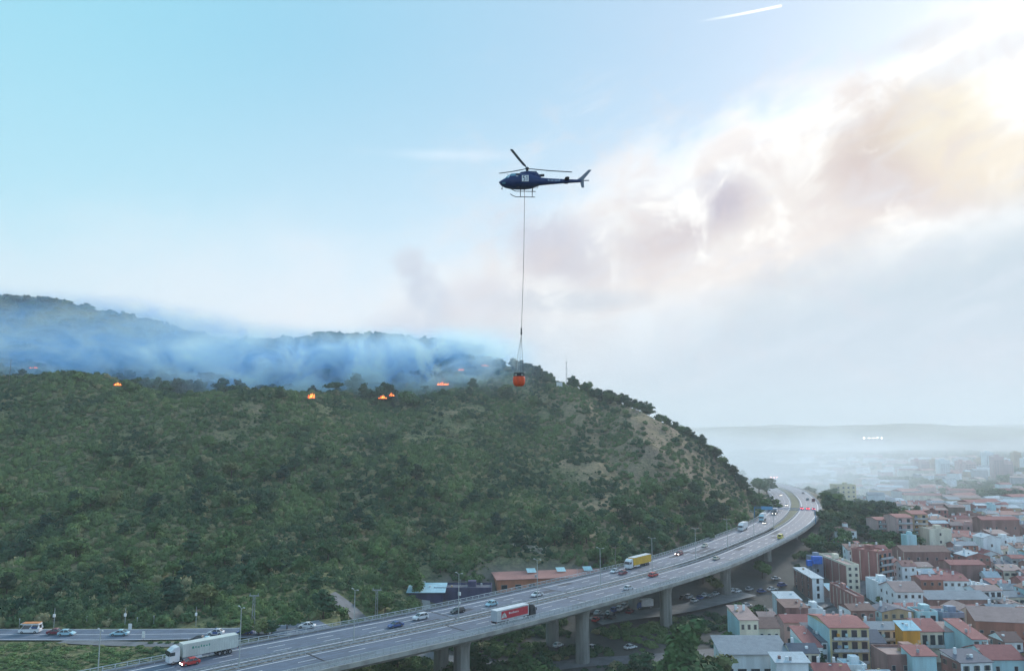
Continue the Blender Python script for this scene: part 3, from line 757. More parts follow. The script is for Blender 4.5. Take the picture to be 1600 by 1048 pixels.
# ================================================================ VEGETATION
def leaf_mat(name, c1, c2, c3):
    m = bpy.data.materials.new(name); m.use_nodes = True; t = NT(m.node_tree); b = t.n['Principled BSDF']
    oi = t.n.new('ShaderNodeObjectInfo'); g = t.n.new('ShaderNodeNewGeometry')
    mp = t.n.new('ShaderNodeMapping'); mp.inputs['Scale'].default_value = (0.032, 0.012, 0.03); t.l.new(g.outputs['Position'], mp.inputs[0])
    big = t.noise(mp.outputs[0], 1.0, 4, 0.6); fine = t.noise(g.outputs['Position'], 1.6, 3, 0.7)
    f = t.m('ADD', t.m('MULTIPLY', oi.outputs['Random'], 0.45), t.m('MULTIPLY', t.sstep(big, 0.38, 0.62), 0.62))
    c = t.mix(f, c1, c2); c = t.mix(t.sstep(oi.outputs['Random'], 0.86, 0.97), c, c3)
    c = t.mix(t.lin(fine, 0.3, 0.7, 0.0, 0.5), c, t.vm('SCALE', c))
    # fine variation of leaf tone
    n = c.node
    sc = n.inputs[7].links[0].from_node; sc.inputs['Scale'].default_value = 0.55
    t.l.new(c, b.inputs['Base Color']); b.inputs['Roughness'].default_value = 0.85; b.inputs['Specular IOR Level'].default_value = 0.15
    return m
ML_scrub = leaf_mat('scrub_leaves', (0.026, 0.080, 0.050), (0.185, 0.275, 0.10), (0.30, 0.29, 0.16))
ML_pine = leaf_mat('pine_needles', (0.022, 0.064, 0.048), (0.075, 0.15, 0.07), (0.04, 0.07, 0.035))
ML_broad = leaf_mat('broad_leaves', (0.038, 0.095, 0.048), (0.13, 0.22, 0.07), (0.16, 0.19, 0.08))
M_bark = mat('bark', (0.11, 0.09, 0.07), rough=0.95, var=0.4, scale=2, bump=0.4, streak=True)

def crown(name, seed, lumps, nleaf, leaf, m, core=True):
    """lumps: list of (x,y,z,rx,rz); leaf quads spread through and over every lump, over a lumpy dark heart of leaves"""
    rg = np.random.RandomState(seed); L = np.array(lumps, float)
    w_ = L[:, 3] ** 2; pick = rg.choice(len(L), nleaf, p=w_ / w_.sum())
    d = rg.normal(size=(nleaf, 3)); d /= np.linalg.norm(d, axis=1)[:, None]
    d[:, 2] = np.where(d[:, 2] < -0.35, -d[:, 2], d[:, 2])
    rad = 0.72 + 0.38 * rg.rand(nleaf) ** 0.7
    Rr = np.stack([L[pick, 3], L[pick, 3], L[pick, 4]], 1)
    ctr = L[pick, :3] + d * Rr * rad[:, None]
    nn = d + rg.normal(size=(nleaf, 3)) * 0.55; nn /= np.linalg.norm(nn, axis=1)[:, None]
    up = rg.normal(size=(nleaf, 3)); a = np.cross(nn, up); a /= np.linalg.norm(a, axis=1)[:, None]; b = np.cross(nn, a)
    sz = leaf * (0.55 + 0.9 * rg.rand(nleaf))[:, None]; a = a * sz; b = b * sz * 0.8
    V = np.stack([ctr - a, ctr - b * .9, ctr + a, ctr + b * 1.1], 1).reshape(-1, 3)
    Fq = np.arange(nleaf * 4).reshape(-1, 4)
    vs = V.tolist(); fs = Fq.tolist()
    if core:
        for (x, y, z, rx, rz) in lumps:
            b0 = len(vs); n1, n2 = 7, 4
            for j in range(n2 + 1):
                th = math.pi * j / n2
                for i in range(n1):
                    q = 0.74 * (0.85 + 0.3 * rg.rand()); ph = 6.28318 * i / n1 + j
                    vs.append((x + rx * q * math.sin(th) * math.cos(ph), y + rx * q * math.sin(th) * math.sin(ph), z + rz * q * math.cos(th)))
            for j in range(n2):
                for i in range(n1): fs.append((b0 + j * n1 + i, b0 + (j + 1) * n1 + i, b0 + (j + 1) * n1 + (i + 1) % n1, b0 + j * n1 + (i + 1) % n1))
    me = bpy.data.meshes.new(name); me.from_pydata(vs, [], fs); me.materials.append(m); me.update(); return me
def trunk(name, seed, h, r, limbs=4):
    rg = random.Random(seed); mb = MB(); p = Vector((0, 0, -0.6)); q = Vector((rg.uniform(-.06, .06) * h, rg.uniform(-.06, .06) * h, h * .5)); e = Vector((rg.uniform(-.08, .08) * h, rg.uniform(-.08, .08) * h, h))
    mb.tube(p, q, r, r * .7, 7); mb.tube(q, e, r * .7, r * .25, 7)
    for k in range(limbs):
        s = q.lerp(e, rg.uniform(0, .6)); an = rg.uniform(0, 6.28); mb.tube(s, s + Vector((math.cos(an) * h * .3, math.sin(an) * h * .3, h * .2)), r * .35, r * .12, 5)
    return mb.mesh(name, M_bark)
def lumps_of(kind, seed):
    rg = random.Random(seed); L = []
    if kind == 'bush':      # unit radius
        L = [(0, 0, .35, .72, .55)]
        for k in range(5):
            a = rg.uniform(0, 6.28); d = rg.uniform(.3, .62); L.append((math.cos(a) * d, math.sin(a) * d, rg.uniform(.12, .45), rg.uniform(.3, .5), rg.uniform(.25, .45)))
    elif kind == 'pine':    # unit height 1, crown from .25
        for k in range(9):
            z = .32 + .6 * k / 8; rr = .30 * (1 - ((z - .48) / .62) ** 2) ** .5 if abs(z - .48) < .6 else .1
            a = rg.uniform(0, 6.28); d = rr * rg.uniform(.35, .8); L.append((math.cos(a) * d, math.sin(a) * d, z, rr * rg.uniform(.55, .8), rg.uniform(.10, .15)))
        L.append((0, 0, .55, .2, .3))
    elif kind == 'broad':
        L = [(0, 0, .58, .27, .3)]
        for k in range(8):
            a = rg.uniform(0, 6.28); d = rg.uniform(.15, .3); L.append((math.cos(a) * d, math.sin(a) * d, rg.uniform(.32, .82), rg.uniform(.14, .22), rg.uniform(.12, .2)))
    elif kind == 'umbrella':
        for k in range(9):
            a = rg.uniform(0, 6.28); d = rg.uniform(.05, .38); L.append((math.cos(a) * d, math.sin(a) * d, .82 + rg.uniform(-.06, .06) - d * .15, rg.uniform(.15, .24), rg.uniform(.08, .13)))
    elif kind == 'cypress':
        for k in range(8):
            z = .1 + .85 * k / 7; rr = .11 * math.sin(math.pi * min(1, (z + .25) / 1.3)) + .015; L.append((rg.uniform(-.01, .01), rg.uniform(-.01, .01), z, rr, .11))
    elif kind == 'poplar':
        for k in range(12):
            z = .2 + .72 * k / 11; rr = .2 * math.sin(math.pi * min(1, (z + .1) / 1.15)) + .03
            a = rg.uniform(0, 6.28); d = rr * rg.uniform(.2, .7); L.append((math.cos(a) * d, math.sin(a) * d, z, rr * rg.uniform(.55, .8), rg.uniform(.09, .15)))
    return L
NL = {'bush': (170, .13), 'pine': (520, .045), 'broad': (560, .048), 'umbrella': (420, .045), 'cypress': (300, .03), 'poplar': (1500, .03)}
TM = {'bush': ML_scrub, 'pine': ML_pine, 'broad': ML_broad, 'umbrella': ML_pine, 'cypress': ML_pine, 'poplar': ML_broad}
CRN = {}; TRK = {}
for kd, nv in (('bush', 6), ('pine', 5), ('broad', 5), ('umbrella', 3), ('cypress', 2), ('poplar', 2)):
    CRN[kd] = [crown('crown', 100 * len(CRN) + i, lumps_of(kd, 31 * i + len(CRN)), NL[kd][0], NL[kd][1], TM[kd]) for i in range(nv)]
    TRK[kd] = [trunk('trunk', 7 * i + 3, {'umbrella': .8, 'cypress': .3}.get(kd, .6), .028, 5 if kd != 'cypress' else 0) for i in range(2)]

def px_of(x, y, z):
    zz = z - CZ; f = y * math.cos(PITCH) + zz * math.sin(PITCH); u = -y * math.sin(PITCH) + zz * math.cos(PITCH)
    return 800 + F * x / f, 524 - F * u / f

# --- mass of scrub and far forest: one object each, instances on points
def scatter(name, label, pts, rots, scls, idxs, meshes, kind='stuff'):
    src = bpy.data.collections.new(name + '_sources')
    for i, me in enumerate(meshes):
        so_ = bpy.data.objects.new('%s_source_%02d' % (name, i), me); src.objects.link(so_)
    me = bpy.data.meshes.new(name); me.vertices.add(len(pts)); me.vertices.foreach_set('co', np.asarray(pts, np.float32).ravel())
    for nm, ty, arr in (('rz', 'FLOAT', rots), ('scl', 'FLOAT_VECTOR', scls), ('idx', 'INT', idxs)):
        at = me.attributes.new(nm, ty, 'POINT')
        at.data.foreach_set('vector' if ty == 'FLOAT_VECTOR' else 'value', np.asarray(arr).ravel())
    o = bpy.data.objects.new(name, me); COL.objects.link(o)
    ng = bpy.data.node_groups.new(name + '_scatter', 'GeometryNodeTree')
    ng.interface.new_socket('Geometry', in_out='INPUT', socket_type='NodeSocketGeometry'); ng.interface.new_socket('Geometry', in_out='OUTPUT', socket_type='NodeSocketGeometry')
    N = ng.nodes; L = ng.links; gi = N.new('NodeGroupInput'); go = N.new('NodeGroupOutput')
    ci = N.new('GeometryNodeCollectionInfo'); ci.inputs['Collection'].default_value = src; ci.inputs['Separate Children'].default_value = True; ci.inputs['Reset Children'].default_value = True
    ip = N.new('GeometryNodeInstanceOnPoints'); ip.inputs['Pick Instance'].default_value = True
    def attr(nm, ty):
        a = N.new('GeometryNodeInputNamedAttribute'); a.data_type = ty; a.inputs['Name'].default_value = nm; return a.outputs['Attribute']
    cx = N.new('ShaderNodeCombineXYZ'); L.new(attr('rz', 'FLOAT'), cx.inputs[2])
    L.new(gi.outputs[0], ip.inputs['Points']); L.new(ci.outputs[0], ip.inputs['Instance']); L.new(attr('idx', 'INT'), ip.inputs['Instance Index'])
    L.new(cx.outputs[0], ip.inputs['Rotation']); L.new(attr('scl', 'FLOAT_VECTOR'), ip.inputs['Scale']); L.new(ip.outputs[0], go.inputs[0])
    md = o.modifiers.new('scatter', 'NODES'); md.node_group = ng
    tag(o, label=label, kind=kind); return o

RS = np.random.RandomState(11)
def clear_of_roads(x, y, m=17.5):
    s, d, sg_ = near_axis(x, y)
    ok = d > m
    for pts, wd in ((ROAD2, 7.5), ([(-112, 200.5), (-85, 197.2), (-66, 202)], 3), ([(28, 285), (50, 296), (80, 316), (95, 328)], 9), ([(-33, 306), (-27, 284), (-24, 268)], 3.5), ([(-60, 262), (-22, 250), (10, 243), (40, 250), (75, 262), (110, 280), (150, 300)], 4.5), ([(-14, 214), (0, 208), (30, 205), (70, 212), (100, 205)], 4.5), ([(95, 262), (118, 296), (140, 330), (170, 372)], 5.5), ([(150, 352), (122, 318), (84, 300)], 7)):
        for a, b in zip(pts[:-1], pts[1:]):
            a = np.array(a, float); b = np.array(b, float); ab = b - a
            t_ = np.clip(((x - a[0]) * ab[0] + (y - a[1]) * ab[1]) / (ab @ ab), 0, 1)
            ok &= np.hypot(x - a[0] - t_ * ab[0], y - a[1] - t_ * ab[1]) > wd
    ok &= ~(((x > -40) & (x < -5) & (y > 286) & (y < 303)) | ((x > -9) & (x < 40) & (y > 297) & (y < 324)))
    return ok
def sample(n, u0, u1, Y0, Y1):
    Y = np.sqrt(RS.rand(n) * (Y1 ** 2 - Y0 ** 2) + Y0 ** 2); u = u0 + (u1 - u0) * RS.rand(n); return u * Y, Y
# front hillside scrub
x, y = sample(46000, -0.78, 0.40, 203, 640)
s_, d_, sg_ = near_axis(x, y)
ok = clear_of_roads(x, y) & ((sg_ < 0) | (d_ > 400))
n1 = vnoise(x / 30 + 3, y / 50 + 9) * .5 + vnoise(x / 11, y / 11) * .35 + (1 - np.abs(vnoise(x / 46 + 40, y / 260 + 3) - 0.5) * 2) * .22
pxx = 800 + F * x / y
dry = np.clip((pxx - 690) / 330, 0, 1)
keep = (n1 - .47) * 1.7 + .47 + 0.06 - .04 - dry * 0.54 + np.clip((250 - y) / 60, 0, .3) + RS.rand(len(x)) * 0.30 > 0.40
lowbelt = (d_ < 75) & (pxx > 800)
keep |= lowbelt & (RS.rand(len(x)) < .5)
cut = (pxx > 715) & (pxx < 900) & (y > 302) & (y < 342)
keep &= ~(cut & (vnoise(x / 9, y / 9) > .72)); 
k = ok & keep; x, y = x[k], y[k]; dry = dry[k]; n = len(x); z = H(x, y)
r = (0.75 + 1.5 * RS.rand(n) ** 1.8) * (1 + 0.25 * (vnoise(x / 25, y / 25) - .3)) * (1 - .1 * dry)
r[:] = np.where(RS.rand(n) < .22, r * 1.45, r)
scl = np.stack([r, r, r * (0.8 + .7 * RS.rand(n))], 1)
print('scrub', n)
scatter('scrub', 'dense evergreen scrub covering the near hillside', np.stack([x, y, z - .15], 1), RS.rand(n) * 6.28, scl, RS.randint(0, 6, n), CRN['bush'])
x, y = sample(30000, -0.78, 0.40, 203, 600); s_, d_, sg_ = near_axis(x, y); k = clear_of_roads(x, y, 16.5) & (sg_ < 0) & (vnoise(x / 16 + 31, y / 16) + RS.rand(len(x)) * .5 - np.clip((F * x / y + 60) / 400, 0, .3) > .55)
x, y = x[k], y[k]; n = len(x); z = H(x, y); r = .35 + .65 * RS.rand(n) ** 1.5
scatter('low_growth', 'low tufts and heather between the bushes of the hillside', np.stack([x, y, z - .1], 1), RS.rand(n) * 6.28, np.stack([r, r, r * .8], 1), RS.randint(0, 6, n), CRN['bush'])
# grass tufts and low growth on the bank before the side road
x, y = sample(5200, -0.85, -0.16, 130, 203); s_, d_, sg_ = near_axis(x, y)
k = clear_of_roads(x, y, 17.8) & (sg_ < 0); x, y = x[k], y[k]; n = len(x); z = H(x, y); r = .4 + 1.2 * RS.rand(n) ** 2
scatter('bank_growth', 'rough grass and low growth on the bank between the roads', np.stack([x, y, z - .1], 1), RS.rand(n) * 6.28, np.stack([r, r, r * .6], 1), RS.randint(0, 6, n), CRN['bush'])
# back ridge forest
x, y = sample(30000, -0.80, 0.16, 560, 1130)
zz = H(x, y); pxx = 800 + F * x / y
k = (pxx < 790 + (y < 660) * 60 - (y > 800) * 40) & ((y > 640) | (vnoise(x / 20, y / 20) + RS.rand(len(x)) * .4 > .62)) & ((y > 700) | (pxx < 330) | (RS.rand(len(x)) < .13)) & (vnoise(x / 30 + 7, y / 30) + RS.rand(len(x)) * .6 > .42)
k &= RS.rand(len(x)) < .55
x, y, zz = x[k], y[k], zz[k]; n = len(x); h = 6 + 13 * RS.rand(n) ** 2.6; um = RS.rand(n)
fm = CRN['pine'][:3] + CRN['umbrella'] + CRN['broad'][:2]
print('forest', n)
scatter('ridge_forest', 'pine forest covering the smoky back ridge', np.stack([x, y, zz - .5 - h * .18], 1), RS.rand(n) * 6.28, np.stack([h * 1.15, h * 1.15, h], 1), np.where(um < .5, RS.randint(0, 3, n), np.where(um < .72, RS.randint(3, 6, n), RS.randint(6, 8, n))), fm)

# --- individual trees
def tree(kd, x, y, h, label, group, v=0, wide=1.0, zoff=0.0, name=None):
    nm = name or {'pine': 'pine_tree', 'broad': 'broadleaf_tree', 'umbrella': 'umbrella_pine', 'cypress': 'cypress_tree', 'poplar': 'poplar_tree', 'bush': 'shrub'}[kd]
    r = empty(nm, (x, y, H(x, y) + zoff), RS.rand() * 6.28, label=label, cat='shrub' if kd == 'bush' else 'tree', group=group)
    sc = (h * wide, h * wide, h) if kd != 'bush' else (h, h, h * .95)
    if kd != 'bush': place('trunk', TRK[kd][v % 2], r, scale=sc)
    place('crown', CRN[kd][v % len(CRN[kd])], r, scale=sc)
    return r
taken = []
def free(x, y, dmin):
    for a, b in taken:
        if (a - x) ** 2 + (b - y) ** 2 < dmin * dmin: return False
    taken.append((x, y)); return True
def where(px, Y, h, hs, lab, group):
    q = (h - hs[0]) / (hs[1] - hs[0]); size = 'small' if q < .33 else 'medium' if q < .67 else 'large'
    if 'belt' in group: p = 'over the white car' if px < 950 else 'over the yellow lorry' if px < 1020 else 'over the dark red car' if px < 1080 else 'over the cream car'
    elif 'left hillside' in group:
        p = ('near its foot, ' if Y < 260 else 'halfway up, ' if Y < 330 else 'high up, ') + ('above the camper van' if px < 160 else 'above the white lorry' if px < 370 else 'above the yellow green tree' if px < 520 else 'by the twin legged pole')
    elif 'dry slope' in group: p = ('near the top' if Y > 520 else 'halfway up' if Y > 450 else 'near the foot') + (', left part' if px < 940 else ', middle part' if px < 1050 else ', right part')
    elif 'outside the highway bend' in group: p = 'beside the parapet' if px < 1310 else 'round the villa' if px < 1360 else 'toward the stepped apartments'
    else: p = 'left part' if px < 725 else 'right part'
    return f'{size} {lab}, {p}'
def fill(n, px0, px1, Y0, Y1, test, kinds, hs, dmin, label, group, tries=4000, road=17.5, wide=1.0, zoff=-0.2):
    c = 0
    for _ in range(tries):
        if c >= n: break
        px = RS.uniform(px0, px1); Y = RS.uniform(Y0, Y1); X = (px - 800) / F * Y * 1.0
        if not clear_of_roads(np.array([X]), np.array([Y]), road)[0]: continue
        if test is not None and not test(X, Y, px): continue
        if not free(X, Y, dmin): continue
        kd = kinds[RS.randint(len(kinds))]; h = hs[0] + (hs[1] - hs[0]) * RS.rand()
        tree(kd, X, Y, h, where(px, Y, h, hs, label[kd] if isinstance(label, dict) else label, group), group, RS.randint(0, 10), wide, zoff); c += 1
    return c
hillside = lambda a, b: (lambda X, Y, px: a < near_axis(X, Y)[1][0] < b and near_axis(X, Y)[2][0] < 0)
# belt of trees right above the highway
fill(62, 850, 1150, 270, 470, hillside(19, 62), ['pine', 'broad', 'broad'], (7.5, 11), 5.0, {'pine': 'dark pine in the belt above the highway', 'broad': 'bushy tree in the belt above the highway'}, 'belt of trees above the highway', wide=1.15)
# trees on the left hillside
fill(95, -20, 640, 216, 420, hillside(20, 260), ['broad', 'pine', 'broad'], (5.5, 9.0), 7.0, {'pine': 'dark pine on the left hillside', 'broad': 'round green tree on the left hillside'}, 'trees in the scrub of the left hillside', wide=1.25)
fill(22, 600, 850, 300, 400, hillside(40, 300), ['broad', 'pine'], (5.5, 8.5), 7.0, {'pine': 'dark pine above the orange roadside building', 'broad': 'green tree above the orange roadside building'}, 'trees above the roadside buildings', wide=1.2)
# dark round shrubs dotted over the dry slope
fill(60, 830, 1160, 380, 590, lambda X, Y, px: H(X, Y) > 30 and near_axis(X, Y)[1][0] > 40, ['bush'], (2.4, 4.2), 10, 'dark round shrub on the dry main hill', 'dark shrubs on the dry slope')
# pines along the crest
cr = [(806, 568, 625), (835, 577, 622), (860, 590, 612), (890, 600, 603), (930, 611, 597), (960, 622, 590), (1000, 643, 582), (1050, 672, 573), (1100, 706, 564), (1140, 738, 552), (1180, 772, 535), (1203, 790, 520)]
for i in range(84):
    q = i / 83 * (len(cr) - 1); a = int(min(q, len(cr) - 2)); f_ = q - a; px = cr[a][0] * (1 - f_) + cr[a + 1][0] * f_; Y = cr[a][2] * (1 - f_) + cr[a + 1][2] * f_ + RS.uniform(-7, 9)
    if 858 < px < 884: continue
    X = (px + RS.uniform(-6, 6) - 800) / F * Y
    tree('pine' if RS.rand() < .7 else 'broad', X, Y, RS.uniform(6.5, 10.5), ('dark tree on the skyline, ' + ('above the water bucket' if px < 840 else 'left of the radio mast' if px < 884 else 'just right of the radio mast' if px < 940 else 'on the first shoulder right of the mast' if px < 1010 else 'halfway down the right edge of the hill' if px < 1090 else 'low on the right edge of the hill' if px < 1150 else 'at the foot of the hill by the gantry')), 'pines along the crest of the main hill', i, 1.35, -0.8)
# front ridge markers
for px, Y, h, kd, lab in ((203, 462, 11, 'broad', 'tall dark round tree on the ridge beside the leftmost flames'), (437, 480, 9, 'pine', 'small dark tree alone on the ridge against pale smoke'), (122, 460, 9, 'broad', 'dark tree on the ridge left of the tallest ridge tree'), (735, 830, 13, 'umbrella', 'lone umbrella pine hazy on the skyline behind the flames'), (497, 965, 15, 'umbrella', 'umbrella pine on the smoky skyline, left one of three'), (525, 965, 13, 'umbrella', 'umbrella pine on the smoky skyline, middle one of three'), (545, 965, 15, 'umbrella', 'umbrella pine on the smoky skyline, right one of three'), (30, 1000, 14, 'broad', 'tallest tree on the skyline at the far left')):
    X = (px - 800) / F * Y; tree(kd, X, Y, h, lab, None, px, 1.3, -1.0)
# trees at the right bend above the town
fill(66, 1225, 1420, 385, 600, lambda X, Y, px: near_axis(X, Y)[1][0] > 21 and near_axis(X, Y)[2][0] > 0 and X > 150 and X < 300 and not (255 < X < 300 and 420 < Y < 480), ['broad', 'broad', 'pine'], (7, 12), 6.0, {'pine': 'dark pine in the wood outside the bend', 'broad': 'dense green tree in the wood outside the bend'}, 'wood outside the highway bend', wide=1.3)
# under and before the viaduct
for px, Y, h, kd, lab in ((1073, 212, 22, 'poplar', 'very tall poplar in front of the viaduct pier, tallest tree of the picture'), (1052, 218, 14, 'broad', 'dark green tree just left of the tall poplar'), (1020, 215, 9, 'broad', 'low dark tree at the foot of the pier left of the poplar'), (1098, 216, 13, 'broad', 'green tree just right of the tall poplar'), (1120, 255, 8, 'broad', 'dark tree behind the cream townhouse, left side'), (1000, 232, 8, 'pine', 'dark leaning conifer between two viaduct piers'),
    (985, 236, 6, 'pine', 'small dark conifer left of the leaning one between the piers'), (1145, 285, 9, 'broad', 'dark tree beside the street under the viaduct'), (1175, 292, 7, 'broad', 'round tree right of the street under the viaduct'), (790, 226, 9, 'broad', 'dark tree under the deck beneath the red lorry'), (825, 226, 10, 'broad', 'dark tree under the deck right of the red lorry'), (850, 232, 8, 'pine', 'dark tree touching the left pier of the middle pair'),
    (655, 214, 8, 'broad', 'green tree under the deck left of the nearest piers'), (632, 212, 7, 'broad', 'green tree at the left foot of the viaduct'), (612, 212, 6, 'broad', 'small green tree at the left end of the viaduct'), (705, 226, 8, 'broad', 'green tree between the two nearest piers'), (1090, 330, 8, 'broad', 'tree under the far deck behind the parked cars'), (1110, 322, 7, 'broad', 'tree left of the far pier under the deck'), (1180, 345, 8, 'broad', 'tree behind the far pier below the slope'),
    (960, 208, 9, 'broad', 'dark tree right of the tall front pier at the picture bottom'), (940, 214, 7, 'broad', 'dark tree left of the leaning conifer at the picture bottom'), (985, 200, 10, 'broad', 'broad dark tree at the bottom between pier and poplar'), (1035, 196, 9, 'broad', 'broad green tree at the bottom below the poplar'), (870, 214, 6, 'pine', 'slim dark conifer left of the tall front pier'), (745, 236, 8, 'broad', 'bushy tree right of the nearest front pier')):
    X = (px - 800) / F * Y; tree(kd, X, Y, h, lab, None, px, 1.25 if kd != 'poplar' else 1.35, -0.3)
# trees by the side road and the blue building
for px, Y, h, kd, lab in ((462, 212, 5.5, 'broad', 'yellow green tree beside the highway rail at the left'), (420, 206, 4.2, 'broad', 'small dark tree left of the yellow green tree'), (438, 207, 4.0, 'pine', 'small dark tree touching the yellow green tree'), (402, 206, 3.5, 'broad', 'small bush tree by the white car on the side road'), (730, 262, 6, 'broad', 'green tree in front of the dark blue building, left'), (752, 262, 6, 'broad', 'green tree in front of the dark blue building, right'), (712, 258, 7, 'broad', 'green tree behind the post with the white sign box'), (652, 290, 12, 'poplar', 'tall pale green tree left of the pale blue roof'), (636, 300, 10, 'poplar', 'tall green tree at the far left of the roadside buildings')):
    X = (px - 800) / F * Y; tree(kd, X, Y, h, lab, None, px, 1.3, -0.2)
for i, px in enumerate((236, 250, 262, 276, 290)):
    X, Y = at_z(px, 1004, DECK); o = tree('bush', X, Y, 0.85, 'small clipped shrub on the strip beside the slip road', 'shrubs beside the slip road', i)

# ================================================================ HAZE AND SMOKE
def box_vol(name, x0, x1, y0, y1, z0, z1, m, label):
    mb = MB(); mb.box((x0 + x1) / 2, (y0 + y1) / 2, z0, x1 - x0, y1 - y0, z1 - z0); return mb.build(name, m, kind='stuff', label=label)
hm_ = bpy.data.materials.new('haze_air'); hm_.use_nodes = True; t = NT(hm_.node_tree); t.n.remove(t.n['Principled BSDF'])
pv = t.n.new('ShaderNodeVolumePrincipled'); pv.inputs['Color'].default_value = (0.93, 0.97, 1.0, 1); pv.inputs['Density'].default_value = 0.00017; pv.inputs['Anisotropy'].default_value = 0.2
t.l.new(pv.outputs[0], t.n['Material Output'].inputs['Volume'])
box_vol('haze', -15000, 15000, -400, 12500, -2.5, 420, hm_, 'thin blue haze over hills, highway and town')

def smoke_mat(name, color, build, step, aniso=0.4):
    m = bpy.data.materials.new(name); m.use_nodes = True; t = NT(m.node_tree); t.n.remove(t.n['Principled BSDF'])
    pv = t.n.new('ShaderNodeVolumePrincipled'); pv.inputs['Color'].default_value = tuple(color) + (1,); pv.inputs['Anisotropy'].default_value = aniso
    g = t.n.new('ShaderNodeNewGeometry')
    t.colour = None; dn = build(t, g.outputs['Position']); t.l.new(dn, pv.inputs['Density'])
    if t.colour is not None: t.l.new(t.colour, pv.inputs['Color'])
    t.l.new(pv.outputs[0], t.n['Material Output'].inputs['Volume'])
    m.cycles.volume_step_rate = step; return m
def ridge_smoke(t, P):
    x, y, z = t.xyz(P)[0:3]
    # height above the slope that climbs to the back ridge
    base = t.m('ADD', t.m('MULTIPLY', t.m('SUBTRACT', y, 560.0), t.lin(x, -750.0, 0.0, 0.30, 0.185)), 101.0)
    h = t.m('SUBTRACT', z, base)
    mp = t.n.new('ShaderNodeMapping'); mp.inputs['Scale'].default_value = (0.034, 0.014, 0.036); mp.inputs['Rotation'].default_value = (0, R(38), 0); t.l.new(P, mp.inputs[0])
    n = t.noise(mp.outputs[0], 1.0, 6, 0.62, 1.0)
    n2 = t.noise(P, 0.011, 2, 0.5)
    hn = t.m('DIVIDE', h, t.lin(y, 560.0, 1000.0, 46.0, t.lin(x, -500.0, -250.0, 34.0, 9.0)))
    veil = t.m('MULTIPLY', t.m('MULTIPLY', t.sstep(hn, 1.0, 0.1), t.sstep(h, -25.0, 0.0)), t.m('MULTIPLY', t.sstep(x, 60.0, -40.0), t.m('MULTIPLY', t.sstep(y, 545.0, 610.0), t.sstep(y, 1090.0, t.lin(x, -500.0, -250.0, 1000.0, 850.0)))))
    # the dense part stands in a slab over the burning edge and leans up to the right
    top = t.lin(x, -420.0, -60.0, 30.0, 46.0)
    main = t.m('MULTIPLY', t.sstep(t.m('DIVIDE', h, top), 1.0, 0.15), t.sstep(h, -25.0, -4.0))
    main = t.m('MULTIPLY', main, t.m('MULTIPLY', t.sstep(y, 572.0, 615.0), t.sstep(y, 735.0, 670.0)))
    main = t.m('MULTIPLY', main, t.m('MULTIPLY', t.sstep(x, -350.0, -200.0, 0.22, 1.0), t.sstep(x, 30.0, -60.0)))
    k = t.sstep(t.m('ADD', t.m('MULTIPLY', n, .72), t.m('MULTIPLY', n2, .38)), 0.47, 0.62)
    t.colour = t.mix(k, (0.12, 0.52, 1.0), (0.78, 0.97, 1.0))
    return t.m('ADD', t.m('MULTIPLY', t.m('MULTIPLY', main, t.m('ADD', k, 0.06)), 0.056), t.m('MULTIPLY', veil, t.lin(x, -420.0, -200.0, 0.0100, 0.0022)))
box_vol('smoke', -1000, 80, 540, 1100, 70, 330, smoke_mat('ridge_smoke', (0.45, 0.78, 0.97), ridge_smoke, 0.16), 'blue smoke drifting off the burning slope behind the near ridge')
def valley_smoke(t, P):
    x, y, z = t.xyz(P)[0:3]
    mp = t.n.new('ShaderNodeMapping'); mp.inputs['Scale'].default_value = (0.004, 0.004, 0.016); mp.inputs['Rotation'].default_value = (0, R(-12), 0); t.l.new(P, mp.inputs[0])
    n = t.noise(mp.outputs[0], 1.0, 4, 0.6, 0.6)
    f = t.m('MULTIPLY', t.sstep(z, 120.0, 10.0), t.sstep(y, 520.0, 900.0))
    f = t.m('MULTIPLY', f, t.sstep(x, 60.0, 200.0)); f = t.m('MULTIPLY', f, t.sstep(x, 1700.0, 900.0, 0.3, 1.0))
    core = t.m('MULTIPLY', t.m('MULTIPLY', t.sstep(y, 560.0, 720.0), t.sstep(y, 1300.0, 900.0)), t.m('MULTIPLY', t.sstep(x, 100.0, 150.0), t.sstep(x, 420.0, 260.0)))
    core = t.m('MULTIPLY', core, t.sstep(z, 80.0, 15.0))
    a = t.m('MULTIPLY', t.m('MULTIPLY', t.m('ADD', 0.12, t.sstep(n, 0.42, 0.64)), f), 0.0013)
    return t.m('ADD', a, t.m('MULTIPLY', t.m('MULTIPLY', core, t.m('ADD', n, 0.2)), 0.0065))
box_vol('smoke', 62, 2600, 510, 2900, -1, 125, smoke_mat('valley_smoke', (0.80, 0.90, 0.97), valley_smoke, 0.4), 'pale smoke lying over the highway end and the far town')

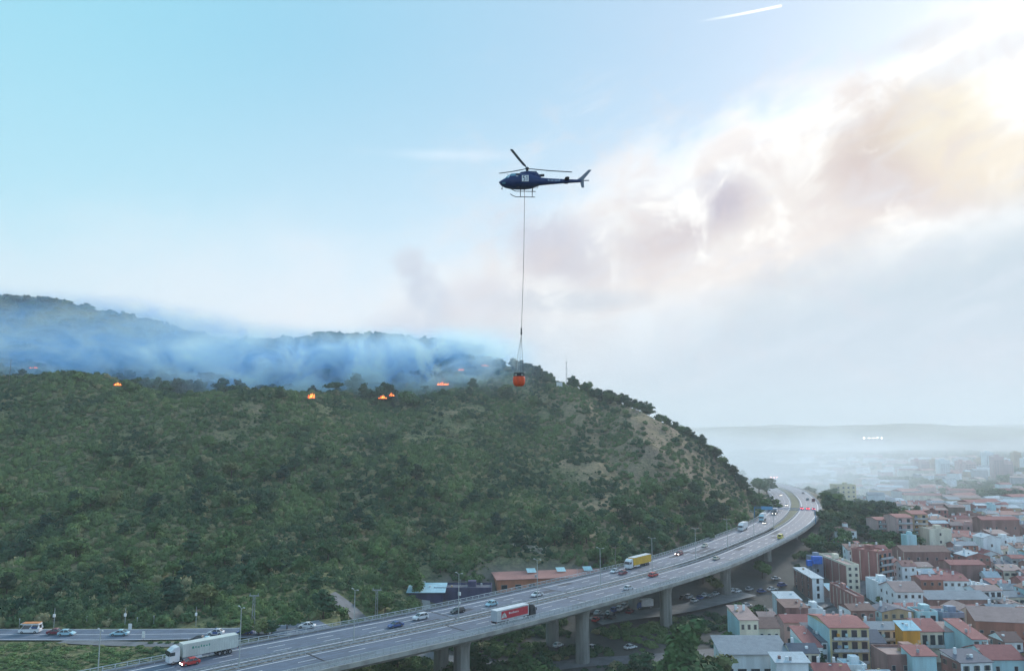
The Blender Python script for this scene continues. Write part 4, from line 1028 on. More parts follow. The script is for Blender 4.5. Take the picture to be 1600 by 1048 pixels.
# ================================================================ VEHICLES
M_glass = mat('vehicle_glass', (0.03, 0.04, 0.05), rough=0.12, var=0.1, spec=0.8)
M_tyre = mat('tyre_rubber', (0.018, 0.018, 0.02), rough=0.85, var=0.2)
M_hub = mat('wheel_hub', (0.35, 0.36, 0.38), rough=0.4, var=0.1, metal=0.6)
M_headoff = mat('headlight_glass', (0.6, 0.63, 0.65), rough=0.2, var=0.1)
M_headon = mat('headlight_lit', (0.9, 0.9, 0.85), var=0.05, emit=(1.0, 0.93, 0.82), estr=9.0)
M_tailoff = mat('tail_light', (0.30, 0.02, 0.02), rough=0.3, var=0.1)
M_tailon = mat('tail_light_lit', (0.6, 0.05, 0.05), var=0.05, emit=(1.0, 0.06, 0.07), estr=14.0)
def paint(name, c): return mat(name, c, rough=0.32, var=0.08, scale=0.8, spec=0.55)
PAINT = {'white': paint('white_paint', (0.70, 0.72, 0.74)), 'cream': paint('cream_paint', (0.66, 0.60, 0.48)), 'red': paint('red_paint', (0.55, 0.05, 0.045)), 'dark red': paint('dark_red_paint', (0.22, 0.03, 0.05)),
         'black': paint('black_paint', (0.02, 0.022, 0.028)), 'blue': paint('blue_paint', (0.04, 0.09, 0.27)), 'pale blue': paint('pale_blue_paint', (0.38, 0.60, 0.68)), 'silver': paint('silver_paint', (0.42, 0.45, 0.48)),
         'grey': paint('grey_paint', (0.16, 0.17, 0.19)), 'yellow': paint('yellow_paint', (0.72, 0.60, 0.10)), 'orange': paint('orange_paint', (0.75, 0.26, 0.06))}
WH = {}
def wheel(r, w_):
    k = (r, w_)
    if k not in WH:
        mb = MB(); mb.tube((0, -w_ / 2, 0), (0, w_ / 2, 0), r, r, 14, 0); mb.tube((0, -w_ / 2 - .01, 0), (0, w_ / 2 + .01, 0), r * .55, r * .55, 10, 1); WH[k] = mb.mesh('wheel', [M_tyre, M_hub])
    return WH[k]
DIM = {'hatch': (4.05, 1.74, 1.50, .55, .35, 1.05, .78), 'sedan': (4.5, 1.80, 1.44, 1.0, .55, 1.25, .72), 'suv': (4.6, 1.88, 1.68, .35, .25, 1.15, .92), 'van': (5.2, 1.98, 2.15, .08, .05, .75, 1.0), 'estate': (4.6, 1.8, 1.5, .3, .3, 1.25, .76)}
CARM = {}
def car_meshes(kind, c):
    if (kind, c) in CARM: return CARM[kind, c]
    L, Wd, h, rb, rs, hood, hb0 = DIM[kind]; hb = hb0 + .12; a = L / 2
    P = PAINT[c]
    prof = [(-a + .08, .28), (-a, .45), (-a, hb - .14), (-a + .12, hb), (a - hood, hb), (a - .45, hb - .13), (a - .05, hb - .32), (a, .5), (a - .06, .28)]
    # body lofted across the width so that the flanks round over
    b = MB(); rings = []
    for yy, sc, dz_ in ((-Wd / 2, .97, -.03), (-Wd / 2 + .12, 1.0, 0), (Wd / 2 - .12, 1.0, 0), (Wd / 2, .97, -.03)):
        rings.append([(p[0] * sc, yy, p[1] + (dz_ if p[1] > .5 else 0)) for p in prof])
    b.loft(rings)
    body = b.mesh('body', P)
    x0, x1 = -a + rb * .5 + .12, a - hood + .1; u0, u1 = -a + rb + rs + .05, a - hood - .75 - (0 if kind != 'van' else -.1)
    iw = Wd / 2 - .08; jw = iw - .17
    g = MB(); g.loft([[(x0, -iw, hb - .02), (x1, -iw, hb - .02), (x1, iw, hb - .02), (x0, iw, hb - .02)], [(u0, -jw, h - .05), (u1, -jw, h - .05), (u1, jw, h - .05), (u0, jw, h - .05)]]); glass = g.mesh('window_glass', M_glass)
    r = MB(); r.loft([[(u0 - .06, -jw - .03, h - .08), (u1 + .06, -jw - .03, h - .08), (u1 + .06, jw + .03, h - .08), (u0 - .06, jw + .03, h - .08)], [(u0, -jw + .05, h), (u1, -jw + .05, h), (u1, jw - .05, h), (u0, jw - .05, h)]])
    roof = r.mesh('roof', P)
    pl = []
    for s in (-1, 1):
        for t_ in ((.0, .0), (.45, .45), (1.0, 1.0)):
            q = MB(); xa = x0 + (x1 - x0) * t_[0]; xb = u0 + (u1 - u0) * t_[1]
            q.tube((xa, s * (iw + .0), hb), (xb, s * (jw + .01), h - .05), .055 if kind != 'van' else .3 * (t_[0] < .9) + .05, .05, 5); pl.append(q)
    pm = MB()
    for q in pl: pm.add(q.v, q.f)
    pillars = pm.mesh('pillars', P)
    CARM[kind, c] = (body, glass, roof, pillars, L, Wd, hb); return CARM[kind, c]
HL = {}
def light_mesh(m, w_=.3, h_=.14):
    k = (m.name, w_)
    if k not in HL: mb = MB(); mb.box(0, 0, -h_ / 2, .08, w_, h_, taper=.8); HL[k] = mb.mesh('lamp', m)
    return HL[k]
def car(kind, c, x, y, z, ang, label, group=None, head=False, brake=False, name='car', cat='car'):
    bm_, gm, rm, pm, L, Wd, hb = car_meshes(kind, c)
    r = empty(name, (x, y, z), ang, label=label, cat=cat, group=group)
    place('body', bm_, r); place('window_glass', gm, r); place('roof', rm, r); place('pillars', pm, r, kind='stuff')
    for sx in (-1, 1):
        for sy in (-1, 1): place('wheel', wheel(.32, .22), r, loc=(sx * L * .31, sy * (Wd / 2 - .1), .32))
    for sy in (-1, 1):
        place('headlight', light_mesh(M_headon if head else M_headoff, .42 if head else .34, .2 if head else .14), r, loc=(L / 2 - .0, sy * (Wd / 2 - .3), hb - .32))
        place('tail_light', light_mesh(M_tailon if brake else M_tailoff, .55 if brake else .28, .3 if brake else .14), r, loc=(-L / 2, sy * (Wd / 2 - .26), hb - .22))
    return r
def on_road(px, py, away):
    """a spot on the deck and the heading there"""
    x, y = at_z(px, py, DECK); s, d, sg_ = near_axis(x, y)
    _, _, tx, ty = axis(s[0]); return x, y, math.atan2(ty, tx) + (0 if away else math.pi)
GI = 'cars coming along the hillside carriageway'; GO = 'cars driving away on the town side carriageway'
road_cars = [('hatch', 'red', 297, 1038, 0, 'bright red car beside the cab of the big white lorry', GI, 1), ('sedan', 'blue', 618, 979, 0, 'dark blue car speeding left near the twin legged pole', GI, 0), ('suv', 'white', 657, 967, 0, 'white off-roader following the dark blue car', GI, 0),
    ('estate', 'black', 715, 957, 0, 'black car passing the lamp with the white sign box', GI, 0), ('hatch', 'pale blue', 768, 946, 0, 'pale blue car directly above the red lorry', GI, 0), ('sedan', 'white', 839, 931, 0, 'white car near the lamp before the orange building', GI, 0),
    ('sedan', 'white', 961, 894, 0, 'white car just in front of the yellow lorry', GI, 0), ('hatch', 'dark red', 973, 897, 0, 'dark maroon car hidden between white car and yellow lorry', GI, 0), ('suv', 'dark red', 1061, 867, 0, 'dark red car with lit headlights', GI, 1), ('hatch', 'cream', 1101, 854, 0, 'cream car behind the dark red car with headlights', GI, 0),
    ('hatch', 'grey', 1195, 818, 0, 'grey car with headlights beside the second far lorry', GI, 1), ('sedan', 'grey', 1221, 789, 0, 'car with bright headlights at the bend, left of a pair', GI, 1), ('sedan', 'silver', 1229, 790, 0, 'car with bright headlights at the bend, right of a pair', GI, 1), ('sedan', 'grey', 1220, 774, 0, 'farthest car with headlights, half lost in the smoke', GI, 1),
    ('hatch', 'white', 982, 921, 1, 'small white car on the town side carriageway left of the red one', GO, 0), ('estate', 'red', 1021, 900, 1, 'red car on the town side carriageway', GO, 0), ('hatch', 'cream', 1119, 874, 1, 'cream car on the town side carriageway right of the red one', GO, 0),
    ('sedan', 'grey', 1253, 795, 1, 'braking car at the bend, left of three abreast', GO, 2), ('sedan', 'dark red', 1262.5, 795.5, 1, 'braking car at the bend, middle of three abreast', GO, 2), ('sedan', 'blue', 1271.5, 796, 1, 'braking car at the bend, right of three abreast', GO, 2),
    ('suv', 'silver', 1262, 781, 1, 'small grey car beyond the three braking cars', GO, 0), ('sedan', 'grey', 1255, 771, 1, 'tiny dark car farthest along the town side carriageway', GO, 0)]
for kind, c, px, py, away, lab, grp, li in road_cars:
    x, y, a = on_road(px, py, away); car(kind, c, x, y, DECK + 0.04, a, lab, grp, head=(li == 1), brake=(li == 2))
x, y, a = on_road(1220, 841, True); car('van', 'yellow', x, y, DECK + .04, a, 'small bright yellow van near the outer parapet', None, name='van', cat='van')
x, y, a = on_road(1271, 783, True); car('van', 'dark red', x, y, DECK + .04, a, 'dark red van beyond the braking cars', None, name='van', cat='van')
# side road traffic
for kind, c, px, py, ang, lab, nm in (('van', 'white', 47, 988, math.pi, 'white camper van with an orange trim, leftmost on the side road', 'van'), ('hatch', 'pale blue', 104, 992, 0, 'pale blue car next to the white camper van', 'car'), ('sedan', 'dark red', 88, 990, 0, 'low maroon car half hidden left of the pale blue car', 'car'), ('sedan', 'pale blue', 187, 992, math.pi, 'pale low car left of the white double sign post', 'car'),
                                      ('hatch', 'white', 337, 991, math.pi, 'white car with blue doors, a police patrol car', 'car'), ('sedan', 'blue', 383, 990, math.pi, 'long dark blue car behind the tall lattice pole', 'car'), ('hatch', 'white', 412, 990, math.pi, 'white car left of the small dark tree', 'car'), ('sedan', 'white', 467, 992, math.pi, 'white car half hidden by the yellow green tree', 'car'), ('hatch', 'black', 309, 1002, math.pi, 'black car on the slip road above the lorry trailer', 'car'), ('sedan', 'pale blue', 322, 1003, math.pi, 'pale car following the black one on the slip road', 'car')):
    x, y = at_z(px, py, DECK)
    if px == 467: y = max(y, 213.5)
    r = car(kind, c, x, y, DECK + .03, ang + R(4) * (px < 300), lab, 'cars on the side road' if nm == 'car' else None, name=nm, cat=nm)
    if px == 337:
        for s in (-1, 1):
            mb = MB(); mb.box(-.1, s * .885, .42, 1.3, .03, .48); mb.build('door_panel', PAINT['blue'], r)
        mb = MB(); mb.box(0, 0, 1.5, .25, 1.0, .12); mb.build('light_bar', PAINT['blue'], r)
    if px == 47:
        mb = MB(); mb.box(-.45, 0, 2.1, 4.0, 1.9, .35); mb.box(1.6, 0, 2.2, 1.0, 1.9, .25); mb.build('camper_box', PAINT['white'], r)
        mb = MB(); mb.box(-.3, 0, 2.46, 4.2, 1.94, .08); mb.build('roof_trim', PAINT['orange'], r)
        mb = MB(); mb.box(-1.2, -1.0, 1.3, 1.6, .03, .4); mb.box(-1.2, 1.0, 1.3, 1.6, .03, .4); mb.build('side_stripe', PAINT['blue'], r, kind='stuff')

# lorries: x forward, cab at the front
def lorry(px, py, away, label, cab, side, roofm=None, L=15.8, H_=4.0, lights=False, marks=None, back=None, rear=None):
    x, y, a = on_road(px, py, away); r = empty('lorry', (x, y, DECK + .04), a, label=label, cat='lorry', group='lorries on the highway')
    cl = 2.3; Lt = L - cl - .7; x0 = -L / 2
    sm = side if not isinstance(side, str) else PAINT[side]
    mb = MB(); mb.box(x0 + Lt / 2, 0, 1.15, Lt, 2.5, H_ - 1.2); mb.build('trailer_box', sm, r)
    mb = MB(); mb.box(x0 + Lt / 2, 0, H_ - .06, Lt + .06, 2.56, .1); mb.build('trailer_roof', roofm or PAINT['white'], r)
    mb = MB(); mb.box(x0 + Lt / 2 + .5, 0, .85, Lt + 2, .9, .3)
    mb.build('chassis', M_tyre, r)
    # cab
    cx = L / 2 - cl; mb = MB()
    prof = [(cx, .55), (cx, 3.3), (cx + .25, 3.75), (cx + 1.2, 3.55), (cx + 2.05, 2.9), (cx + 2.25, 1.7), (cx + 2.3, .5)]
    rings = [[(p[0] - (.08 if abs(yy) > 1.2 and p[0] > cx + 1 else 0), yy, p[1]) for p in prof] for yy in (-1.25, -1.13, 1.13, 1.25)]
    mb.loft(rings); mb.build('cab', PAINT[cab], r)
    mb = MB(); mb.quad((cx + 2.075, -1.08, 2.85), (cx + 2.26, -1.08, 1.85), (cx + 2.26, 1.08, 1.85), (cx + 2.075, 1.08, 2.85)); mb.build('windscreen', M_glass, r).location = (.03, 0, 0)
    for s in (-1, 1):
        mb = MB(); mb.box(cx + 1.55, s * 1.26, 1.95, .95, .03, .75); mb.build('side_window', M_glass, r)
        mb = MB(); mb.box(cx + 2.2, s * 1.42, 2.0, .12, .2, .75); mb.build('mirror', M_tyre, r)
        place('headlight', light_mesh(M_headon if lights else M_headoff, .42, .25), r, loc=(cx + 2.32, s * .85, .85))
        place('tail_light', light_mesh(M_tailoff, .3, .2), r, loc=(x0, s * 1.0, 1.0))
        mb = MB(); mb.box(x0 + Lt - 3.2, s * 1.15, .5, 2.2, .12, .55); mb.build('side_skirt', PAINT['white'] if cab == 'white' or marks == 'red' else M_tyre, r)
    for wx in (x0 + 1.9, x0 + 3.1, x0 + 4.3, cx - .35, cx + 1.35):
        for s in (-1, 1): place('wheel', wheel(.5, .32), r, loc=(wx, s * 1.08, .5))
    mb = MB(); mb.box(cx + .2, 0, 2.0, .1, 2.4, 1.6); mb.build('cab_fairing', PAINT[cab], r)
    if marks == 'green':
        m = mat('green_lettering', (0.05, 0.30, 0.22), var=0.1); mb = MB(); k = x0 + Lt - 2.2
        for i, w_ in enumerate((.5, .35, .5, .3, .45, .5, .3)):
            mb.box(k - i * .62, -1.27, 2.75 + (i % 2) * .05, w_ * .8, .02, .5 - .12 * (i % 3)); mb.box(k - i * .62, 1.27, 2.75 + (i % 2) * .05, w_ * .8, .02, .5 - .12 * (i % 3))
        mb.build('lettering', m, r, kind='stuff')
        mb = MB()
        for s in (-1, 1):
            for i in range(22): mb.box(x0 + .4 + i * (Lt - .6) / 21, s * 1.262, 1.2, .06, .03, H_ - 1.4)
        mb.build('curtain_folds', mat('curtain_grey', (0.5, 0.54, 0.52), var=.1), r, kind='stuff')
    if marks == 'red':
        for s in (-1, 1):
            mb = MB(); mb.box(x0 + Lt * .55, s * 1.265, 1.55, Lt * .84, .03, 2.1); mb.build('red_panel', mat('red_tarpaulin', (0.50, 0.03, 0.05), var=.1, rough=.5), r)
            mb = MB()
            for i, (w_, h_) in enumerate(((.45, .5), (.3, .35), (.35, .35), (.3, .5), (.3, .35), (.4, .35), (.3, .4), (.3, .35))): mb.box(x0 + 4.6 + i * .48, s * 1.295, 2.6, w_ * .8, .02, h_)
            mb.build('lettering', PAINT['white'], r, kind='stuff')
            mb = MB(); mb.prism([(x0 + 1.6, 1.9), (x0 + 3.6, 1.9), (x0 + 3.3, 2.7), (x0 + 2.7, 3.3), (x0 + 2.0, 2.8)], 'y', s * 1.29, s * 1.31); mb.build('pale_emblem', mat('pale_emblem', (.6, .58, .55), var=.4, scale=2), r)
    if rear: mb = MB(); mb.box(x0 - .02, 0, 1.2, .04, 2.4, H_ - 1.3); mb.build('rear_door', rear, r)
    return r
M_curt = mat('pale_curtain', (0.60, 0.64, 0.60), rough=.6, var=.12, scale=.4)
M_grey_side = mat('grey_trailer', (0.52, 0.54, 0.55), rough=.5, var=.1)
M_yel = mat('yellow_tarpaulin', (0.72, 0.42, 0.03), rough=.5, var=.12, scale=.4)
lorry(316, 1027, 0, 'big white articulated lorry with green lettering, nearest at the left', 'white', M_curt, marks='green', roofm=M_curt)
lorry(803, 970, 1, 'lorry with a red side tarpaulin and dark cab driving away', 'black', M_grey_side, marks='red', rear=PAINT['silver'], L=15.2)
lorry(997, 885, 0, 'articulated lorry with a yellow trailer and white cab', 'white', M_yel, rear=M_yel)
lorry(1161, 828, 0, 'white lorry, nearest of the three far ones in a row', 'white', 'white', L=11)
lorry(1192, 813, 0, 'white lorry with pale blue cab, middle of three far ones', 'pale blue', 'white', L=12)
lorry(1211, 803, 0, 'farthest white lorry, headlights on', 'grey', 'white', L=10, H_=3.7, lights=True)

# parked cars under and beyond the viaduct
def spot(px, py, z): return at_z(px, py, z)
pk = []
rc = random.Random(5)
cols = ['white', 'grey', 'black', 'blue', 'silver', 'red', 'white', 'grey', 'dark red', 'silver']
def ground_hit(px, py):
    d = ray(px, py); t_ = 150
    while t_ < 900:
        if CZ + d[2] * t_ < H(d[0] * t_, d[1] * t_): break
        t_ += 1.5
    return d[0] * t_, d[1] * t_
def parked(px, py, c, lab, ang=None, kind=None, grp='cars parked under the viaduct'):
    x, y = ground_hit(px, py); z = H(x, y) + .3
    car(kind or rc.choice(['hatch', 'sedan', 'suv']), c, x, y, z, rc.uniform(0.4, .9) if ang is None else ang, lab, grp)
CN = {'white': 'white', 'grey': 'dark grey', 'black': 'black', 'blue': 'blue', 'silver': 'silver', 'red': 'red', 'dark red': 'maroon'}
row1 = [(924, 960), (934, 963), (943, 967), (951, 962), (960, 958), (968, 955), (976, 952), (956, 968), (931, 972), (984, 960)]
for i, (px, py) in enumerate(row1):
    c = cols[(i * 3 + 1) % 10]; parked(px, py, c, f'{CN[c]} car parked between the two middle viaduct piers, ' + ('front row' if py > 961 else 'back row'), ang=1.1)
for i, (px, py) in enumerate([(1068, 937), (1076, 936), (1085, 941), (1094, 939), (1102, 935), (1110, 934), (1118, 931)]):
    c = cols[(i * 7 + 2) % 10]; parked(px, py, c, f'{CN[c]} car parked in the row below the far deck', ang=.9)
for px, py, c, lab in ((1146, 927, 'white', 'white car parked just right of the far viaduct pier, left of two'), (1152, 926, 'white', 'white car parked just right of the far viaduct pier, right of two'), (1171, 923, 'silver', 'silver car on the street below the bend'), (1206, 923, 'white', 'white car parked beside the round street tree'), (1212, 908, 'silver', 'silver car beside the shrubs under the bend'), (1190, 928, 'blue', 'dark blue car on the street left of the white one'), (1222, 917, 'blue', 'blue car parked behind the white car in the street'), (1167, 950, 'silver', 'pale car below the street before the townhouses'),
                       (742, 988, 'blue', 'blue car on the local road right of the front pier'), (872, 1012, 'white', 'white car beside the tall front pier, lower road'), (926, 1016, 'white', 'white car on the lower road near the picture bottom'), (985, 1014, 'white', 'white car between bottom trees and poplar'), (700, 1010, 'silver', 'silver car seen between the two nearest piers'), (646, 1020, 'white', 'white car under the deck at the left')):
    parked(px, py, c, lab, grp=None)
x, y = ground_hit(1006, 953); z = H(x, y) + .2
r = empty('box_truck', (x, y, z), R(200), label='white box truck with a blue cab parked under the viaduct', cat='truck')
mb = MB(); mb.box(-1, 0, .9, 5, 2.3, 2.4); mb.build('cargo_box', PAINT['white'], r); mb = MB(); mb.prism([(1.6, .5), (1.6, 2.5), (2.9, 2.4), (3.4, 1.5), (3.4, .5)], 'y', -1.1, 1.1); mb.build('cab', PAINT['blue'], r)
mb = MB(); mb.quad((2.93, -1, 2.35), (3.38, -1, 1.55), (3.38, 1, 1.55), (2.93, 1, 2.35)); mb.build('windscreen', M_glass, r).location = (.03, 0, .02)
for wx in (-2.4, 2.4):
    for s in (-1, 1): place('wheel', wheel(.45, .28), r, loc=(wx, s * 1.0, .45))

# ================================================================ FIRES
M_fl = [mat('flame_deep', (0.8, .1, .02), var=.1, emit=(1.0, 0.08, 0.02), estr=1.8), mat('flame_bright', (0.9, .4, .05), var=.1, emit=(1.0, 0.22, 0.05), estr=2.6)]
rf = random.Random(3)
def fire(px, py, Y, w_, h, n, label):
    x, y, z = at_y(px, py, Y); zg = H(x, y); z = max(zg, z) + 1.6
    r = empty('fire', (x, y, z - .8), label=label, cat='fire', group='flames along the burning edge')
    n = n * 2; w_ *= 1.3; h *= .75
    for i in range(n):
        ox = (i / max(1, n - 1) - .5) * w_ + rf.uniform(-.3, .3); hh = h * rf.uniform(.2, 1.0) * (1 - .4 * abs(ox) / w_ * 2 * .8); rr = rf.uniform(.22, .5) * min(1.6, h * .36)
        mb = MB(); rings = []; lean = rf.uniform(-.3, .5)
        for k in range(6):
            q = k / 5; rad = rr * math.sin(math.pi * (.18 + .8 * q)) ** .8 * (1 - q * .75) + .03
            rings.append([(ox + lean * q * q * hh * .4 + rad * math.cos(6.283 * j / 7) * 1.2, rad * math.sin(6.283 * j / 7), hh * q + rf.uniform(-.05, .05)) for j in range(7)])
        mb.loft(rings); mb.build('flame', M_fl[1] if i % 3 != 0 else M_fl[0], r, smooth=True)
fire(184, 604, 458, 3.0, 2.6, 5, 'small flames on the scrubby ridge at the left, beside a pole')
fire(487, 624, 498, 2.6, 5.2, 5, 'upright orange flames on the near ridge, brightest of the left half')
fire(598, 624, 562, 4.2, 3.6, 6, 'low orange flames below the smoke at the centre left')
fire(612, 620, 566, 2.2, 3.6, 3, 'two thin flame tongues just right of the low orange flames')
fire(692, 603, 600, 6.5, 3.8, 9, 'widest line of flames on the burning slope left of the water bucket')
fire(720, 580, 650, 3.6, 2.8, 5, 'small pink flames higher on the slope')
fire(758, 573, 655, 4.0, 2.6, 5, 'thin line of flames near the summit trees')
fire(52, 577, 480, 4.0, 1.4, 3, 'faint glow of flames at the far left ridge')
# thin charred snags on the burning slope
for i in range(26):
    px = rf.uniform(540, 745); Y = rf.uniform(610, 680); X = (px - 800) / F * Y; z = H(X, Y); h = rf.uniform(3, 7)
    mb = MB(); mb.tube((0, 0, -.5), (rf.uniform(-.3, .3), 0, h), .22, .06, 5)
    for k in range(4): zz = h * rf.uniform(.4, .9); an = rf.uniform(0, 6.28); mb.tube((0, 0, zz), (math.cos(an) * 1.1, math.sin(an) * 1.1, zz + .8), .07, .03, 4)
    o = mb.build('charred_tree', mat('char', (.02, .018, .018), var=.2), label=f'{"tall" if h > 5.4 else "short" if h < 4.2 else "middling"} thin charred tree on the burning slope, ' + ('left of all flames there' if px < 590 else 'by the low orange flames' if px < 640 else 'left of the widest flames' if px < 690 else 'behind the widest flames' if px < 722 else 'right of the widest flames'), group='charred trees on the burning slope'); o['category'] = 'tree'; o.location = (X, Y, z)

# ================================================================ HELICOPTER
M_hblue = mat('helicopter_blue', (0.006, 0.032, 0.13), rough=.3, var=.12, scale=.8, spec=.4)
M_hgrey = mat('helicopter_grey', (0.20, 0.23, 0.28), rough=.5, var=.15, scale=2)
M_hdark = mat('helicopter_dark', (0.03, 0.035, 0.045), rough=.5, var=.2)
M_hglass = mat('canopy_glass', (0.10, 0.26, 0.36), rough=.06, var=.1, spec=1.0)
M_hsee = mat('canopy_glass_painted_sky', (0.50, 0.66, 0.74), rough=.1, var=.1, spec=.8)  # pale colour painted in for sky light showing through the side glass
M_hwhite = mat('marking_white', (0.85, 0.88, 0.9), rough=.5, var=.05)
hx, hy, hz = at_y(779.3, 285, 88.0)
HC = empty('helicopter', (hx, hy, hz), label='dark blue helicopter numbered 51 hovering with a water bucket on a long line', cat='helicopter')
ST = [(0.0, -.06, .04, .05), (.10, .08, -.16, .22), (.3, .20, -.38, .46), (.74, .44, -.60, .74), (1.07, .74, -.68, .86), (1.5, .98, -.77, .93), (2.05, 1.02, -.82, .95), (2.6, 1.02, -.82, .95), (3.2, 1.0, -.80, .93), (3.8, .92, -.72, .84), (4.3, .72, -.55, .66), (4.8, .54, -.36, .48), (5.9, .46, -.26, .33), (7.5, .385, -.125, .235), (9.0, .34, -.04, .17), (9.7, .32, 0.0, .12)]
def sect(x): return [np.interp(x, [s[0] for s in ST], [s[k] for s in ST]) for k in (1, 2, 3)]
def hull(x, th, off=0.0):
    zt, zb, hw = sect(x); c, s = math.cos(th), math.sin(th); e = 2 / 2.5
    zc, hh = (zt + zb) / 2, (zt - zb) / 2
    return (x, -(hw + off) * math.copysign(abs(s) ** e, s), zc + (hh + off) * math.copysign(abs(c) ** e, c))
mb = MB(); xs = sorted(set([s[0] for s in ST] + list(np.arange(.2, 9.6, .3)))); mb.loft([[hull(x, 6.28318 * i / 28) for i in range(28)] for x in xs]); mb.build('fuselage', M_hblue, HC, smooth=True)
def patch(name, x0, x1, t0, t1, m, n=6, off=.012, slant=0.0):
    for sgn in (1, -1):
        mb = MB(); vs = []; fs = []
        for i in range(n + 1):
            for j in range(n + 1):
                th = t0 + (t1 - t0) * j / n; x = x0 + (x1 - x0) * i / n + slant * (1 - j / n); p = hull(x, th, off); vs.append((p[0], p[1] * sgn, p[2]))
        for i in range(n):
            for j in range(n): k = i * (n + 1) + j; fs.append((k, k + 1, k + n + 2, k + n + 1))
        mb.add(vs, fs); mb.build(name, m, HC, smooth=True)
patch('windscreen', .62, 1.12, .25, 1.15, M_hglass, slant=.28)
patch('windscreen_side', 1.0, 1.22, .65, 1.30, M_hsee, slant=.22)
patch('door_window', 1.38, 1.95, .62, 1.22, M_hglass, slant=.10)
patch('cabin_window', 2.02, 2.5, .66, 1.12, M_hdark)
patch('chin_window', .42, .80, 1.75, 2.2, M_hglass)
patch('door_handle', 2.0, 2.28, 1.24, 1.31, M_hwhite, n=2, off=.02)
# 51
for s in (-1, 1):
    mb = MB(); mb.box(3.1, s * .965, -.20, .78, .03, .74); mb.build('number_panel', M_hwhite, HC)
    mb = MB(); Y_ = s * .985; t_ = .075
    def seg(x, z, w_, h_): mb.box(x, Y_, z, w_, .012, h_)
    f = 1 if s < 0 else -1; x5 = 3.1 - f * .14; x1 = 3.1 + f * .2; z0 = -.12; hh = .58
    seg(x5, z0 + hh - t_, .26, t_); seg(x5 - f * .09, z0 + hh * .5, t_, hh * .5 - t_ * .9); seg(x5, z0 + hh * .5 - t_ * .2, .26, t_); seg(x5 + f * .095, z0 + t_ * .9, t_, hh * .5 - t_ * 1.0); seg(x5, z0, .26, t_)
    seg(x1, z0, t_, hh); seg(x1 - f * .06, z0 + hh - t_ * 1.4, .07, t_)
    mb.build('number', M_hblue, HC, kind='stuff')
    mb = MB(); q = .33
    for i in range(9):
        x = 5.82 + i * .165; qq = sect(x)[2] + .015; mb.box(x, s * qq, .04, .11 if i % 3 else .13, .012, .24 if i in (0, 8) else .15, rot=0)
    mb.build('boom_lettering', mat('faded_marking', (.32, .42, .55), var=.3, scale=4), HC, kind='stuff')
# engine deck, exhaust, mast
mb = MB(); rings = []
for x, w_, h0, h1 in ((2.45, .3, .8, 1.02), (2.6, .42, .8, 1.17), (3.2, .48, .8, 1.25), (4.3, .46, .5, 1.22), (4.6, .38, .4, 1.05), (4.95, .2, .4, .6)):
    rings.append([(x, -w_, h0), (x, -w_, (h0 + h1) / 2 + .1), (x, -w_ * .7, h1), (x, w_ * .7, h1), (x, w_, (h0 + h1) / 2 + .1), (x, w_, h0)])
mb.loft(rings); mb.build('engine_cowling', M_hblue, HC)
mb = MB(); mb.box(4.0, 0, 1.1, .9, .8, .14); mb.build('cowling_grille', M_hgrey, HC)
mb = MB(); mb.tube((4.5, 0, .78), (5.35, 0, .86), .17, .15, 12); mb.build('exhaust', M_hdark, HC)
mb = MB(); mb.tube((3.36, 0, 1.1), (3.36, 0, 1.62), .16, .09, 10); mb.tube((3.36, 0, 1.1), (3.2, -.12, 1.45), .05, .04, 6); mb.tube((3.36, 0, 1.1), (3.55, .12, 1.45), .05, .04, 6); mb.build('rotor_mast', M_hdark, HC)
hub = Vector((3.36, 0, 1.68)); mb = MB(); mb.tube(hub - Vector((0, 0, .09)), hub + Vector((0, 0, .1)), .26, .2, 14); mb.tube(hub + Vector((0, 0, .1)), hub + Vector((0, 0, .2)), .1, .05, 8)
hubo = mb.build('rotor_hub', M_hdark, HC)
for tip in (Vector((5.3, .3, -.33)), Vector((-1.9, -4.95, .50)), Vector((-3.4, 4.1, .80))):
    d = tip.normalized(); wv = d.cross(Vector((0, 0, 1))).normalized(); mb = MB(); rings = []
    for k, c_, t_ in ((.04, .08, .06), (.12, .08, .06), (.18, .17, .03), (.5, .175, .025), (.97, .17, .02), (1.0, .12, .012)):
        p = hub + tip * k + Vector((0, 0, -.06 * math.sin(k * 3.14))); rings.append([p - wv * c_, p + Vector((0, 0, t_)), p + wv * c_, p - Vector((0, 0, t_))])
    mb.loft(rings); mb.build('rotor_blade', M_hgrey, HC)
# tail
mb = MB(); mb.loft([[(9.15, -.05, .30), (9.15, .05, .30), (9.95, .05, .30), (9.95, -.05, .30)], [(9.62, -.045, .62), (9.62, .045, .62), (10.18, .045, .58), (10.18, -.045, .58)], [(10.55, -.03, 1.52), (10.55, .03, 1.52), (10.92, .03, 1.50), (10.92, -.03, 1.50)]]); mb.build('tail_fin', M_hgrey, HC)
mb = MB(); mb.loft([[(9.5, -.05, .32), (9.5, .05, .32), (9.98, .05, .32), (9.98, -.05, .32)], [(9.72, -.03, -.66), (9.72, .03, -.66), (10.02, .03, -.62), (10.02, -.03, -.62)]][::-1]); mb.build('lower_fin', M_hgrey, HC)
for s in (-1, 1):
    mb = MB(); mb.loft([[(7.65, s * .15, .25), (7.9, s * .15, .31), (8.25, s * .15, .25), (7.9, s * .15, .21)], [(7.75, s * 1.25, .24), (7.95, s * 1.25, .29), (8.22, s * 1.25, .24), (7.95, s * 1.25, .21)]]); mb.build('stabiliser', M_hdark, HC)
mb = MB(); mb.tube((9.75, .1, .36), (9.75, .42, .36), .07, .06, 8); mb.box(9.75, .42, .30, 1.8, .03, .12); mb.build('tail_rotor', M_hgrey, HC)
